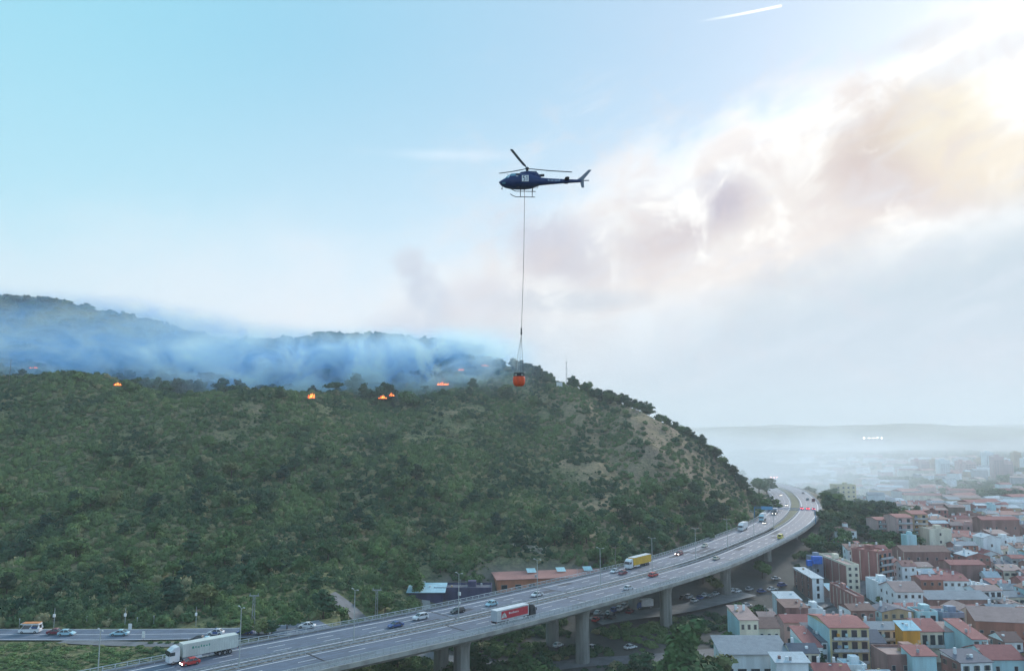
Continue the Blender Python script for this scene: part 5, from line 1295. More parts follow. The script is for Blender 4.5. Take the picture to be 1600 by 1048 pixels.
# landing gear
for s in (-1, 1):
    mb = MB(); pts = [(1.35, s * 1.08, -1.06), (1.6, s * 1.08, -1.24), (2.0, s * 1.08, -1.42), (4.1, s * 1.08, -1.45), (4.3, s * 1.08, -1.46)]
    for a, b in zip(pts[:-1], pts[1:]): mb.tube(a, b, .045, .045, 7)
    mb.build('skid', M_hdark, HC)
for x in (2.55, 3.95):
    for s in (-1, 1):
        mb = MB(); mb.tube((x, s * .3, -.72), (x, s * .85, -.95), .045, .045, 6); mb.tube((x, s * .85, -.95), (x, s * 1.08, -1.43), .045, .04, 6); mb.build('skid_strut', M_hdark, HC)
mb = MB()
for z in (-.68, -1.04):
    for yy in (-1.05, -1.55):
        mb.tube((2.1, yy, z), (4.55, yy, z), .02, .02, 5)
    for x in (2.1, 4.55): mb.tube((x, -1.05, z), (x, -1.55, z), .02, .02, 5)
for x in np.linspace(2.1, 4.55, 8):
    for yy in (-1.05, -1.55): mb.tube((x, yy, -.68), (x, yy, -1.04), .012, .012, 4)
    mb.tube((x, -1.05, -1.04), (x, -1.55, -1.04), .012, .012, 4)
mb.build('cargo_basket', M_hdark, HC, kind='stuff')
mb = MB(); mb.tube((2.3, -.5, -.75), (2.3, -1.05, -.8), .03, .03, 5); mb.tube((4.2, -.5, -.66), (4.2, -1.05, -.75), .03, .03, 5); mb.build('basket_bracket', M_hdark, HC, kind='stuff')
mb = MB(); mb.tube((.45, -.1, -.5), (.38, -.1, -.78), .03, .03, 6); mb.box(.38, -.1, -.88, .14, .1, .12); mb.build('mirror', M_hdark, HC)
mb = MB(); mb.tube((1.15, 0, .8), (.98, 0, 1.05), .02, .012, 5); mb.build('wire_cutter', M_hdark, HC)
mb = MB(); mb.tube((6.3, 0, -.2), (6.4, 0, -.35), .02, .01, 4); mb.tube((3.0, 0, -.8), (3.0, 0, -1.0), .05, .05, 6); mb.build('belly_hook', M_hdark, HC)
# long line and bucket
def wp(px, py, Y=88.0): return Vector(at_y(px, py, Y))
top = Vector((hx + 3.02, hy, hz - .98)); mid = wp(814.6, 516); bk = wp(811, 588)
LN = empty('sling_line', tuple(top), label='long thin steel line hanging from the helicopter to the orange bucket', cat='cable')
mb = MB(); pr = Vector((0, 0, 0)); N_ = 10
for k in range(1, N_ + 1):
    q = k / N_; p = (mid - top) * q + Vector((.08 * math.sin(q * 3.14), 0, 0)); mb.tube(pr, p, .028, .028, 5); pr = p
mb.build('line', M_hdark, LN)
mb = MB(); m0 = mid - top; mb.tube(m0 + Vector((0, 0, .25)), m0 - Vector((0, 0, .3)), .09, .07, 8); mb.tube(m0 - Vector((0, 0, .3)), m0 - Vector((0, 0, .55)), .14, .05, 8); mb.build('swivel_hook', M_hdark, LN)
for k in range(6):
    a = 6.283 * k / 6 + .3; mb = MB(); mb.tube(m0 - Vector((0, 0, .5)), bk - top + Vector((.55 * math.cos(a), .55 * math.sin(a), .35)), .014, .014, 4); mb.build('bridle', M_hdark, LN)
BK = empty('water_bucket', tuple(bk), label='round orange firefighting water bucket with a dark top frame', cat='water bucket')
mb = MB(); pf = [(.30, -1.12), (.52, -1.02), (.66, -.80), (.70, -.50), (.68, -.15), (.64, 0.0), (.60, .02)]
mb.loft([[(r_ * math.cos(6.283 * i / 24), r_ * math.sin(6.283 * i / 24), z_) for i in range(24)] for r_, z_ in pf]); mb.build('shell', mat('bucket_orange', (0.80, 0.10, 0.03), rough=.55, var=.15, scale=3, streak=True), BK, smooth=True)
for z_, r_ in ((.02, .62), (.38, .56)):
    mb = MB(); n_ = 20
    for i in range(n_):
        a, b = 6.283 * i / n_, 6.283 * (i + 1) / n_; mb.tube((r_ * math.cos(a), r_ * math.sin(a), z_), (r_ * math.cos(b), r_ * math.sin(b), z_), .035, .035, 5)
    mb.build('rim', M_hdark, BK)
mb = MB()
for i in range(10): a = 6.283 * i / 10; mb.tube((.62 * math.cos(a), .62 * math.sin(a), .02), (.56 * math.cos(a), .56 * math.sin(a), .38), .03, .03, 5)
mb.box(0, 0, .02, .5, .5, .3); mb.build('top_frame', M_hdark, BK, kind='stuff')
mb = MB(); mb.tube((0, 0, -1.12), (0, 0, -1.2), .2, .16, 12); mb.build('valve', mat('valve_pale', (.6, .6, .4), var=.1), BK)

# ================================================================ TOWN
WALL = {n: mat('wall_' + n.replace(' ', '_'), c, rough=.85, var=v, scale=.35, bump=.15, streak=True) for n, c, v in (
    ('white', (.76, .82, .84), .15), ('cream', (.72, .68, .55), .18), ('pale cyan', (.42, .64, .68), .15), ('yellow', (.60, .52, .30), .15), ('pale grey', (.42, .44, .46), .2), ('blue grey', (.26, .32, .42), .25),
    ('brick red', (.36, .17, .15), .25), ('dull brick', (.29, .17, .15), .3), ('orange', (.66, .30, .04), .2), ('pink', (.55, .38, .36), .15), ('ochre', (.48, .36, .22), .2), ('salmon', (.55, .22, .13), .15), ('dark blue', (.06, .06, .13), .2), ('brown', (.2, .16, .13), .2), ('terracotta', (.38, .17, .12), .25))}
ROOF = {}
def roof_mat(n, c, var=.35):
    m = bpy.data.materials.new('roof_' + n.replace(' ', '_')); m.use_nodes = True; t = NT(m.node_tree); b = t.n['Principled BSDF']
    tcn = t.n.new('ShaderNodeTexCoord'); x_, y_, z_ = t.xyz(tcn.outputs['Object'])[0:3]
    st = t.m('ADD', t.m('MULTIPLY', t.m('SINE', t.m('MULTIPLY', x_, 22.0)), .25), .5); nz = t.noise(tcn.outputs['Object'], .9, 5, .65); nb = t.noise(tcn.outputs['Object'], .18, 3, .6)
    f = t.m('ADD', t.m('MULTIPLY', st, .35), t.m('MULTIPLY', t.m('ADD', nz, nb), .45))
    t.l.new(t.mix(t.sstep(f, .25, .85), tuple(k * (1 - var) for k in c), tuple(min(1, k * 1.25) for k in c)), b.inputs['Base Color']); b.inputs['Roughness'].default_value = .85; b.inputs['Specular IOR Level'].default_value = .2
    ROOF[n] = m
for n, c in (('red tile', (.29, .115, .11)), ('brown tile', (.20, .125, .11)), ('faded tile', (.32, .23, .215)), ('grey', (.24, .27, .30)), ('pale', (.42, .48, .52)), ('terracotta', (.33, .17, .15)), ('dark grey', (.12, .13, .16)), ('pale cyan', (.36, .55, .62))): roof_mat(n, c)
M_pane = mat('window_pane', (.035, .045, .06), rough=.15, var=.3, scale=.5, spec=.7)
M_frame = mat('window_frame', (.40, .40, .38), rough=.6, var=.2)
M_shut = mat('shutter', (.16, .20, .17), rough=.7, var=.3)
M_brickp = mat('pilaster_cream', (.58, .50, .42), var=.15)
WIN = {}
def win(w_, h_, shut=False):
    k = (w_, h_, shut)
    if k not in WIN:
        a = MB(); a.box(0, -.04, 0, w_ + .16, .10, h_ + .16, 0)
        if shut:
            for s in (-1, 1): a.box(s * (w_ * .72), -.07, .08, w_ * .42, .05, h_, 1)
        b = MB(); b.box(0, -.075, .08, w_, .05, h_)
        WIN[k] = (a.mesh('window_frame', [M_frame, M_shut]), b.mesh('window_pane', M_pane))
    return WIN[k]
Y_clut = lambda y: y < 420
placed = []
def house(x, y, w, d, h, wall, roof='gx', rh=1.6, rmat='red tile', rot=0.0, label='', group=None, floors=2, cols=3, side=0, wn=(.9, 1.3), shut=False, balc=0, sidewall=None, pil=0, chim=0, zb=None, name='house', cat='house', terrace=False, detail=True, front=None, ov=.35, dome=0):
    z0 = (H(x, y) if zb is None else zb) - .3
    r = empty(name, (x, y, z0), rot, label=label, cat=cat, group=group)
    placed.append((x, y, max(w, d) * .5))
    wm = WALL[wall]; hw, hd = w / 2, d / 2
    mb = MB(); mb.box(0, 0, -2.0, w, d, h + 2.0)
    if roof in ('gx', 'gy'):
        ax = roof[1]
        if ax == 'x': mb.prism([(-hd, h - .01), (hd, h - .01), (0, h + rh - .1)], 'x', -hw, hw)
        else: mb.prism([(-hw, h - .01), (hw, h - .01), (0, h + rh - .1)], 'y', -hd, hd)
    if roof == 'mono': mb.prism([(-hd, h - .01), (hd, h - .01), (hd, h + rh - .1)], 'x', -hw, hw)
    mb.build('wall', wm, r)
    if sidewall:
        for s in (-1, 1): q = MB(); q.box(s * (hw + .02), 0, 0, .06, d - .1, h - .05); q.build('side_wall', WALL[sidewall], r)
    q = MB(); t_ = .16; o = ov; rm_ = ROOF[rmat]
    if roof == 'gx':
        for s in (-1, 1):
            e = q.loft([[(-hw - o, s * (hd + o), h - .1), (-hw - o, s * (hd + o), h + .08), (-hw - o, 0, h + rh + .12), (-hw - o, 0, h + rh - .06)], [(hw + o, s * (hd + o), h - .1), (hw + o, s * (hd + o), h + .08), (hw + o, 0, h + rh + .12), (hw + o, 0, h + rh - .06)]])
    elif roof == 'gy':
        for s in (-1, 1):
            q.loft([[(s * (hw + o), -hd - o, h - .1), (s * (hw + o), -hd - o, h + .08), (0, -hd - o, h + rh + .12), (0, -hd - o, h + rh - .06)], [(s * (hw + o), hd + o, h - .1), (s * (hw + o), hd + o, h + .08), (0, hd + o, h + rh + .12), (0, hd + o, h + rh - .06)]])
    elif roof == 'mono':
        q.loft([[(-hw - o, -hd - o, h - .1), (-hw - o, -hd - o, h + .08), (-hw - o, hd + o, h + rh + .1), (-hw - o, hd + o, h + rh - .08)], [(hw + o, -hd - o, h - .1), (hw + o, -hd - o, h + .08), (hw + o, hd + o, h + rh + .1), (hw + o, hd + o, h + rh - .08)]])
    elif roof == 'hip':
        i_ = min(hw, hd) * .9
        q.add([(-hw - o, -hd - o, h), (hw + o, -hd - o, h), (hw + o, hd + o, h), (-hw - o, hd + o, h), (-hw + i_, 0, h + rh), (hw - i_, 0, h + rh)], [(0, 1, 5, 4), (1, 2, 5), (2, 3, 4, 5), (3, 0, 4), (3, 2, 1, 0)])
    else:
        q.box(0, 0, h + .02, w - .5, d - .5, .08)
    q.build('roof', rm_, r)
    if roof == 'flat':
        for nm_, a in (('parapet', (0, -hd + .12, w, .24)), ('parapet', (0, hd - .12, w, .24)), ('parapet', (-hw + .12, 0, .24, d - .5)), ('parapet', (hw - .12, 0, .24, d - .5))):
            q = MB(); q.box(a[0], a[1], h - .01, a[2], a[3], .75); q.build(nm_, wm, r)
        q = MB(); q.box(hw * .3, hd * .3, h + .1, min(3, w * .4), min(3, d * .4), 2.0); q.build('stair_housing', wm, r)
    for i in range(chim):
        q = MB(); q.box(-hw * .5 + i * hw * .9, hd * .3, h + rh * .3, .7, .6, rh * .7 + 1.3); q.build('chimney', WALL['white'], r)
    if pil:
        for i in range(pil):
            yy = -hd + .2 + (d - .4) * i / (pil - 1)
            for s in (-1,): q = MB(); q.box(s * (hw + .06), yy, 0, .14, .45, h - .02); q.build('pilaster', M_brickp, r)
    if floors and cols and detail:
        fh = h / floors
        ww, wh = wn
        fr, pn = win(ww, min(wh, fh * .62), shut)
        for f in range(floors):
            for c in range(cols):
                xx = -hw + w * (c + .5) / cols; zz = f * fh + fh * .28
                if balc and f > 0:
                    fr2, pn2 = win(min(1.6, w / cols * .6), fh * .72); wo = place('window', fr2, r, loc=(xx, -hd, f * fh + .15)); place('window_pane', pn2, wo)
                else: wo = place('window', fr, r, loc=(xx, -hd, zz)); place('window_pane', pn, wo)
            for c in range(side):
                yy = -hd + d * (c + .6) / side; wo = place('window', fr, r, loc=(-hw - (.05 if sidewall else 0), yy, f * fh + fh * .3), rz=-math.pi / 2); place('window_pane', pn, wo)
            if balc and f > 0:
                q = MB(); q.box(0, -hd - .6, f * fh - .12, w * .88, 1.2, .16); bo = q.build('balcony', M_conc, r)
                q = MB(); q.box(0, -hd - 1.18, f * fh + .04, w * .88, .05, .85); q.build('railing', WALL['pale grey'] if balc == 1 else MATS['pale_railing'], bo)
                for k in range(max(1, cols // 2)):
                    q = MB(); q.box(-hw * .6 + k * 2.6 + RS.uniform(-.5, .5), -hd - .7, f * fh + 1.0, RS.uniform(.6, 1.3), .25, .8); q.build('awning' if k % 2 else 'laundry', [WALL['white'], WALL['orange'], WALL['blue grey'], WALL['pale cyan']][RS.randint(4)], bo)
    if Y_clut(y) and detail and name != 'hall':
        for i in range(RS.randint(2, 5)):
            kx, ky = RS.uniform(-hw * .7, hw * .7), RS.uniform(-hd * .7, hd * .7)
            q = MB(); zz_ = h + (0 if roof == 'flat' else rh * .4)
            k_ = RS.randint(3)
            if k_ == 0: q.tube((kx, ky, zz_), (kx, ky, zz_ + 2.6), .05, .04, 4); q.box(kx, ky, zz_ + 2.3, 1.1, .05, .05); q.box(kx, ky, zz_ + 2.0, .8, .05, .05); q.build('antenna', M_galv, r)
            elif k_ == 1: q.box(kx, ky, zz_ - .4, .7, .6, 1.2); q.build('roof_vent', WALL[['white', 'dull brick', 'ochre'][i % 3]], r)
            else: q.tube((kx, ky, zz_ - .3), (kx, ky, zz_ + .8), .38, .38, 10); q.build('water_tank', WALL['pale grey'], r)
    if terrace:
        q = MB(); q.box(0, -hd - 1.6, h * .45, w * .7, 3.2, .2); q.build('terrace', M_conc, r)
    return r
def key(px0, px1, ytop, Y, d, wall, label, rot=0.0, hmin=3.0, **kw):
    pc = (px0 + px1) / 2; x, _, zt = at_y(pc, ytop, Y); w = (px1 - px0) * Y / F
    yc = Y + d / 2; xc = x
    zb = H(xc, yc); h = max(hmin, zt - zb + .3)
    if rot: w = w
    return house(xc, yc, w, d, h, wall, label=label, rot=rot, zb=zb, **kw)

# buildings behind the highway on the left
b = house(14.5, 312, 43, 11, 9.8, 'salmon', roof='mono', rh=.9, rmat='terracotta', label='long orange two storey building with a terracotta roof behind the highway', floors=2, cols=8, wn=(2.2, 1.5), zb=6.2, name='building', cat='building', ov=.5)
b.rotation_euler = (0, 0, R(11))
for i, xx in enumerate((-8, 4, 15)):
    q = MB(); q.box(xx, 2.5, 9.9, .12, .12, 1.3); q.box(xx + 2.8, 2.5, 9.9, .12, .12, 1.3); q.loft([[(xx - .4, 1, 10.9), (xx + 3.2, 1, 10.9), (xx + 3.2, 4, 12.0), (xx - .4, 4, 12.0)], [(xx - .4, 1, 11.0), (xx + 3.2, 1, 11.0), (xx + 3.2, 4, 12.1), (xx - .4, 4, 12.1)]])
    q.build('skylight_panel', WALL['pale cyan'], b)
b = house(-18, 296, 21, 9, 8.2, 'dark blue', roof='flat', rmat='dark grey', label='low dark blue building beside the long orange one', floors=1, cols=3, wn=(1.4, .9), zb=6.5, name='building', cat='building')
house(-31, 292, 12, 8, 8.0, 'dark blue', roof='mono', rh=1.5, rmat='pale cyan', label='small building with a tilted pale blue metal roof left of the dark blue one', floors=1, cols=2, zb=6.5, name='building', cat='building', ov=1.0)
# pale cut bank behind the orange building
for px0, px1, y0, y1, Y, nm in ((795, 856, 856, 882, 330, 'pale bare earth cut above the orange building'), (728, 742, 868, 890, 322, 'small pale rock outcrop left of the earth cut')):
    vs = []; n1, n2 = 14, 7; fs = []
    for i in range(n1):
        for j in range(n2):
            px = px0 + (px1 - px0) * i / (n1 - 1); py = y1 + (y0 - y1 + 6 * math.sin(i * 1.3)) * j / (n2 - 1); p = at_y(px, py, Y + j * 1.0); zz = H(p[0], p[1]); vs.append((p[0], p[1] + RS.uniform(-.7, .7), max(p[2], zz + .2 - j * .0) + RS.uniform(-.3, .3)))
    for i in range(n1 - 1):
        for j in range(n2 - 1): k = i * n2 + j; fs.append((k, k + n2, k + n2 + 1, k + 1))
    q = MB(); q.add(vs, fs); tag(q.build('earth_cut', mat('bare_earth', (.30, .29, .22), var=.45, scale=.25, bump=.5)), kind='structure', label=nm)

# key houses of the town, near to far
key(1297, 1356, 980, 238, 17, 'yellow', 'yellow apartment house with laundry on its balconies, red roof with skylights', sidewall='pale cyan', roof='gx', rh=1.3, rmat='red tile', floors=4, cols=4, balc=2, chim=2, name='apartment_building', cat='apartment block')
key(1323, 1342, 884, 332, 30, 'cream', 'narrow cream end of a tall brick building, two windows per floor', sidewall='brick red', roof='flat', rmat='faded tile', floors=4, cols=2, wn=(1.0, 1.1), pil=5, name='apartment_building', cat='apartment block')
house(161, 356, 10.5, 13, 17.0, 'brick red', roof='flat', rmat='red tile', rot=R(32), label='tallest red brick tower block standing alone with cream stripes', floors=6, cols=3, balc=1, pil=4, zb=2.0, name='apartment_building', cat='apartment block')
key(1269, 1286, 903, 318, 20, 'white', 'white fronted house with a reddish long side, left of the brick block', sidewall='dull brick', roof='mono', rh=.8, rmat='pale', floors=3, cols=1, wn=(.9, 1.8), side=3)
key(1156, 1184, 968, 252, 14, 'cream', 'tall cream townhouse with attic openings and a balcony', sidewall='pale cyan', roof='mono', rh=1.4, rmat='faded tile', floors=3, cols=3, wn=(.8, 1.4), chim=2)
key(1185, 1218, 981, 254, 11, 'cream', 'low cream house with a brown gable roof joined to the cream townhouse', roof='gx', rh=2.2, rmat='brown tile', floors=2, cols=3, wn=(.8, 1.5))
key(1130, 1229, 1021, 229, 9, 'white', 'long hall with a flat blue grey roof and cars parked beneath it', roof='mono', rh=2.6, rmat='grey', floors=1, cols=5, wn=(2.4, 2.2), name='hall', cat='hall', ov=.8)
key(1214, 1262, 1034, 221, 5, 'white', 'low white canopy building at the bottom edge beside the cypress', roof='mono', rh=1.2, rmat='pale', floors=1, cols=2, name='shed', cat='shed', ov=.6)
key(1262, 1284, 1010, 236, 14, 'white', 'pale cyan sided house with a small red roof left of the grey sided house', sidewall='pale cyan', roof='mono', rh=2.5, rmat='red tile', floors=2, cols=1)
key(1284, 1301, 1002, 240, 17, 'white', 'narrow white fronted house with a blue grey flank beside the yellow apartments', sidewall='blue grey', roof='mono', rh=1.4, rmat='dark grey', floors=3, cols=2)
key(1340, 1352, 934, 292, 26, 'brick red', 'long brick block with many cream pilasters behind the yellow apartments', roof='flat', rmat='faded tile', floors=2, cols=1, pil=8, rot=R(-2), name='building', cat='building')
key(1352, 1366, 953, 286, 5, 'pale grey', 'small building with a green awning at the end of the brick block', roof='flat', rmat='grey', floors=1, cols=1)
key(1400, 1441, 924, 300, 13, 'white', 'large white gabled house with many small windows in the middle of the town', roof='gx', rh=2.6, rmat='faded tile', floors=3, cols=4, side=3, wn=(.9, 1.1))
key(1374, 1400, 912, 316, 12, 'white', 'plain white wing joined to the large white gabled house', roof='flat', rmat='pale', floors=2, cols=2)
key(1452, 1546, 936, 300, 13, 'dull brick', 'long low brick hall with a grey ridge roof', roof='gx', rh=2.0, rmat='grey', floors=1, cols=9, wn=(1.4, .7), name='hall', cat='hall')
key(1494, 1531, 955, 276, 9, 'cream', 'plain cream gabled barn in front of the long brick hall', roof='gy', rh=2.0, rmat='faded tile', floors=1, cols=0, name='barn', cat='barn')
key(1536, 1640, 972, 258, 8, 'terracotta', 'long blank terracotta wall building at the right edge', roof='mono', rh=3.0, rmat='faded tile', floors=2, cols=7, wn=(1.0, .8), rot=R(-12), name='hall', cat='hall')
key(1439, 1474, 986, 250, 15, 'cream', 'house with a red roof, balcony and pale cyan flank beside the orange wall', sidewall='pale cyan', roof='gx', rh=2.2, rmat='red tile', floors=2, cols=3, balc=2, chim=1)
key(1411, 1437, 984, 244, 5, 'orange', 'bright orange walled annex between green trees and the red roofed house', roof='mono', rh=1.6, rmat='pale cyan', floors=0, cols=0, name='annex', cat='annex')
key(1520, 1543, 998, 240, 15, 'pale cyan', 'pale cyan house with a red roof and a balconied white front', sidewall='pale cyan', roof='mono', rh=2.4, rmat='red tile', floors=3, cols=2, balc=1)
key(1474, 1519, 986, 250, 8, 'pale cyan', 'tall blank pale cyan flank house left of the balconied one', roof='mono', rh=1.0, rmat='faded tile', floors=0, cols=0)
key(1388, 1458, 1026, 222, 10, 'dull brick', 'house with a tiled roof terrace at the bottom edge below the orange annex', roof='flat', rmat='faded tile', floors=2, cols=4)
key(1426, 1462, 1024, 219, 6, 'pale cyan', 'small pale house with an awning at the bottom edge', roof='mono', rh=1.2, rmat='red tile', floors=1, cols=2)
key(1545, 1600, 1030, 224, 12, 'pale cyan', 'pale cyan gabled house at the bottom right corner', roof='gx', rh=2.4, rmat='red tile', floors=2, cols=2)
key(1357, 1383, 1004, 240, 12, 'pale grey', 'dark roofed house with dormers right of the yellow apartments', roof='gx', rh=2.4, rmat='dark grey', floors=2, cols=2, balc=1)
key(1322, 1354, 1042, 226, 6, 'white', 'low pale blue roofed shed below the yellow apartments', roof='flat', rmat='pale cyan', floors=1, cols=1, name='shed', cat='shed')
key(1220, 1252, 937, 290, 9, 'white', 'low white building with a pale canopy below the far slope', roof='mono', rh=1.2, rmat='pale', floors=1, cols=2)
key(1263, 1286, 953, 284, 7, 'white', 'blank white cube house in front of the reddish sided house', roof='flat', rmat='grey', floors=1, cols=0)
key(1228, 1262, 949, 278, 9, 'dull brick', 'dull brick outbuilding left of the blank white cube house', roof='mono', rh=1.0, rmat='brown tile', floors=1, cols=1)
key(1296, 1328, 922, 322, 6, 'pale grey', 'lean-to with a pale blue metal roof against the brick block', roof='mono', rh=1.6, rmat='pale cyan', floors=1, cols=0, name='shed', cat='shed')
key(1190, 1216, 968, 272, 10, 'brown', 'brown tiled low houses behind the cream townhouse', roof='gx', rh=1.6, rmat='faded tile', floors=1, cols=3)
key(1226, 1280, 972, 266, 9, 'pink', 'long low house with a faded red roof behind the cyan sided house', roof='gx', rh=1.6, rmat='red tile', floors=2, cols=4)
key(1268, 1286, 872, 352, 6, 'blue grey', 'sheds under bright blue tarpaulins at the foot of the wooded slope', roof='flat', rmat='grey', floors=1, cols=1, name='shed', cat='shed')
q = MB(); x, y, z = at_y(1276, 871, 350); q.box(x, y, z - 2.5, 4, 2, 3.2); q.box(x - 3.2, y + .5, z - 3.4, 2, 2, 2.4); tag(q.build('tarpaulin', mat('blue_tarpaulin', (.02, .16, .62), var=.2, scale=1), kind='stuff'), label='bright blue tarpaulins draped over the sheds under the wooded slope')
key(1370, 1400, 812, 436, 13, 'pink', 'left block of the stepped apartment building with a red roof and balconies', roof='gx', rh=1.0, rmat='red tile', floors=5, cols=3, balc=1, name='apartment_building', cat='apartment block')
key(1400, 1425, 808, 424, 14, 'pink', 'middle block of the stepped apartment building', roof='gx', rh=1.2, rmat='red tile', floors=5, cols=2, balc=1, name='apartment_building', cat='apartment block')
key(1425, 1449, 803, 440, 15, 'ochre', 'right block of the stepped apartment building with dark balconies', roof='gx', rh=1.4, rmat='red tile', floors=6, cols=2, balc=1, name='apartment_building', cat='apartment block')
b = key(1304, 1338, 829, 426, 9, 'white', 'white villa with a hipped roof and a little tower among dark trees', roof='hip', rh=1.8, rmat='brown tile', floors=2, cols=3, hmin=6, name='villa', cat='villa')
q = MB(); q.box(2.2, 1, 5.5, 2.2, 2.2, 4.2); q.build('tower', WALL['white'], b); q = MB(); q.add([(.9, -.3, 9.7), (3.5, -.3, 9.7), (3.5, 2.3, 9.7), (.9, 2.3, 9.7), (2.2, 1, 10.6)], [(0, 1, 4), (1, 2, 4), (2, 3, 4), (3, 0, 4), (3, 2, 1, 0)]); q.build('tower_roof', ROOF['brown tile'], b)
key(1452, 1486, 828, 425, 10, 'cream', 'plain cream cube house right of the stepped apartment building', roof='flat', rmat='faded tile', floors=3, cols=1)
key(1417, 1432, 838, 400, 6, 'pale cyan', 'small pale cyan block before the stepped apartment building', roof='flat', rmat='pale', floors=2, cols=0)
key(1413, 1484, 862, 372, 12, 'dull brick', 'brick terrace with cream stripes and a dull red roof', roof='gx', rh=2.2, rmat='brown tile', floors=2, cols=5, pil=3)
key(1536, 1562, 840, 410, 9, 'white', 'small white gable house among dark trees at the right', roof='gy', rh=1.6, rmat='pale', floors=2, cols=1)
key(1535, 1592, 812, 470, 10, 'dull brick', 'brick house with a long red roof right of the smoke wisp', roof='gx', rh=1.6, rmat='red tile', floors=2, cols=4)
key(1306, 1337, 758, 690, 13, 'yellow', 'pale yellow apartment block alone in the smoke right of the highway end', roof='flat', rmat='pale', floors=5, cols=4, wn=(1.6, 1.3), name='apartment_building', cat='apartment block')
key(1486, 1538, 882, 352, 10, 'dull brick', 'hall with a low curved red roof in the middle of the town', roof='gx', rh=1.4, rmat='red tile', floors=1, cols=0, name='hall', cat='hall')

# the rest of the town, house by house
rt = random.Random(21)
walls_ = ['white', 'white', 'cream', 'cream', 'pale cyan', 'dull brick', 'brick red', 'pink', 'ochre', 'blue grey', 'white', 'terracotta', 'brick red', 'pale grey']
roofs_ = ['red tile', 'brown tile', 'faded tile', 'faded tile', 'grey', 'pale', 'red tile', 'terracotta', 'dark grey']
keys_ = [(1326, 'the yellow apartment house'), (1400, 'the big white gabled house'), (1500, 'the long brick hall'), (1580, 'the terracotta walled hall'), (1450, 'the striped brick terrace'), (1370, 'the tall brick tower block'), (1240, 'the cream townhouse')]
def zone_name(px, Y):
    a = 'nearest rows' if Y < 262 else 'middle rows' if Y < 310 else 'behind the halls' if Y < 380 else 'by the stepped apartments' if Y < 470 else 'hazy back rows'
    b_ = 'left end' if px < 1330 else 'below the tower block' if px < 1420 else 'centre' if px < 1520 else 'right end'
    return a, b_
seen = {}
town_n = 0
Y = 218.0
while Y < 640:
    px = 1205 + (0 if Y < 330 else 100 if Y < 400 else 190) + rt.uniform(0, 14)
    if Y > 430: px = 1440
    if Y > 520: px = 1395
    while px < 1665:
        w_ = rt.uniform(5, 10.5) * (1 + (Y - 218) / 900); X = (px - 800) / F * Y + w_ / 2; yy = Y + rt.uniform(-3, 3); d_ = rt.uniform(6, 10)
        step = (w_ + rt.uniform(.3, 2.2)) / Y * F
        ok = all((X - a) ** 2 + (yy + d_ / 2 - b_) ** 2 > (max(w_, d_) * .46 + r_ * .86) ** 2 for a, b_, r_ in placed)
        if ok: ok = clear_of_roads(np.array([X]), np.array([yy]), 30)[0] and not (1385 < px < 1412 and 236 < Y < 262)
        if ok:
            wl = rt.choice(walls_); rf_ = rt.choice(roofs_); kind = rt.choice(['gx', 'gx', 'gy', 'mono', 'flat', 'gx']); fl = rt.choice([1, 2, 2, 3, 3]) if Y < 480 else rt.choice([2, 3, 3])
            za, zb_ = zone_name(px, Y); kd = {'gx': 'gable', 'gy': 'front-gable', 'mono': 'lean-to', 'flat': 'flat'}[kind]
            lab = f"{fl}-storey {wl} house, {rf_} {kd} roof, {za}, {zb_}"
            if lab in seen:
                fl = 4 if fl == 3 else fl + 1; lab = f"{fl}-storey {wl} house, {rf_} {kd} roof, {za}, {zb_}"
            if lab in seen:
                wl = rt.choice(list(WALL)); lab = f"{fl}-storey {wl} house, {rf_} {kd} roof, {za}, {zb_}"
            seen[lab] = 1
            house(X, yy + d_ / 2, w_, d_, fl * 2.9 + rt.uniform(.2, .8), wl, roof=kind, rh=rt.uniform(1.0, 2.0), rmat=rf_, rot=R(rt.uniform(-7, 7)), label=lab, group='houses of the town', floors=fl, cols=max(2, int(w_ / (2.3 if Y < 400 else 3.2))), side=rt.choice([0, 1, 2]) if Y < 400 else 0, wn=(rt.choice([.8, .95, 1.1]), rt.choice([1.1, 1.3, 1.6])), shut=rt.random() < .4, balc=(rt.random() < .25 and fl > 1 and Y < 330) and 2 or 0, sidewall=rt.choice([None, None, 'brick red', 'dull brick', 'white', 'pale cyan']), chim=rt.choice([0, 1, 1, 2]) if kind != 'flat' else 0, detail=Y < 560)
            town_n += 1
        px += step
    Y += 10.5 + (Y - 218) * .022
print('town houses', town_n)
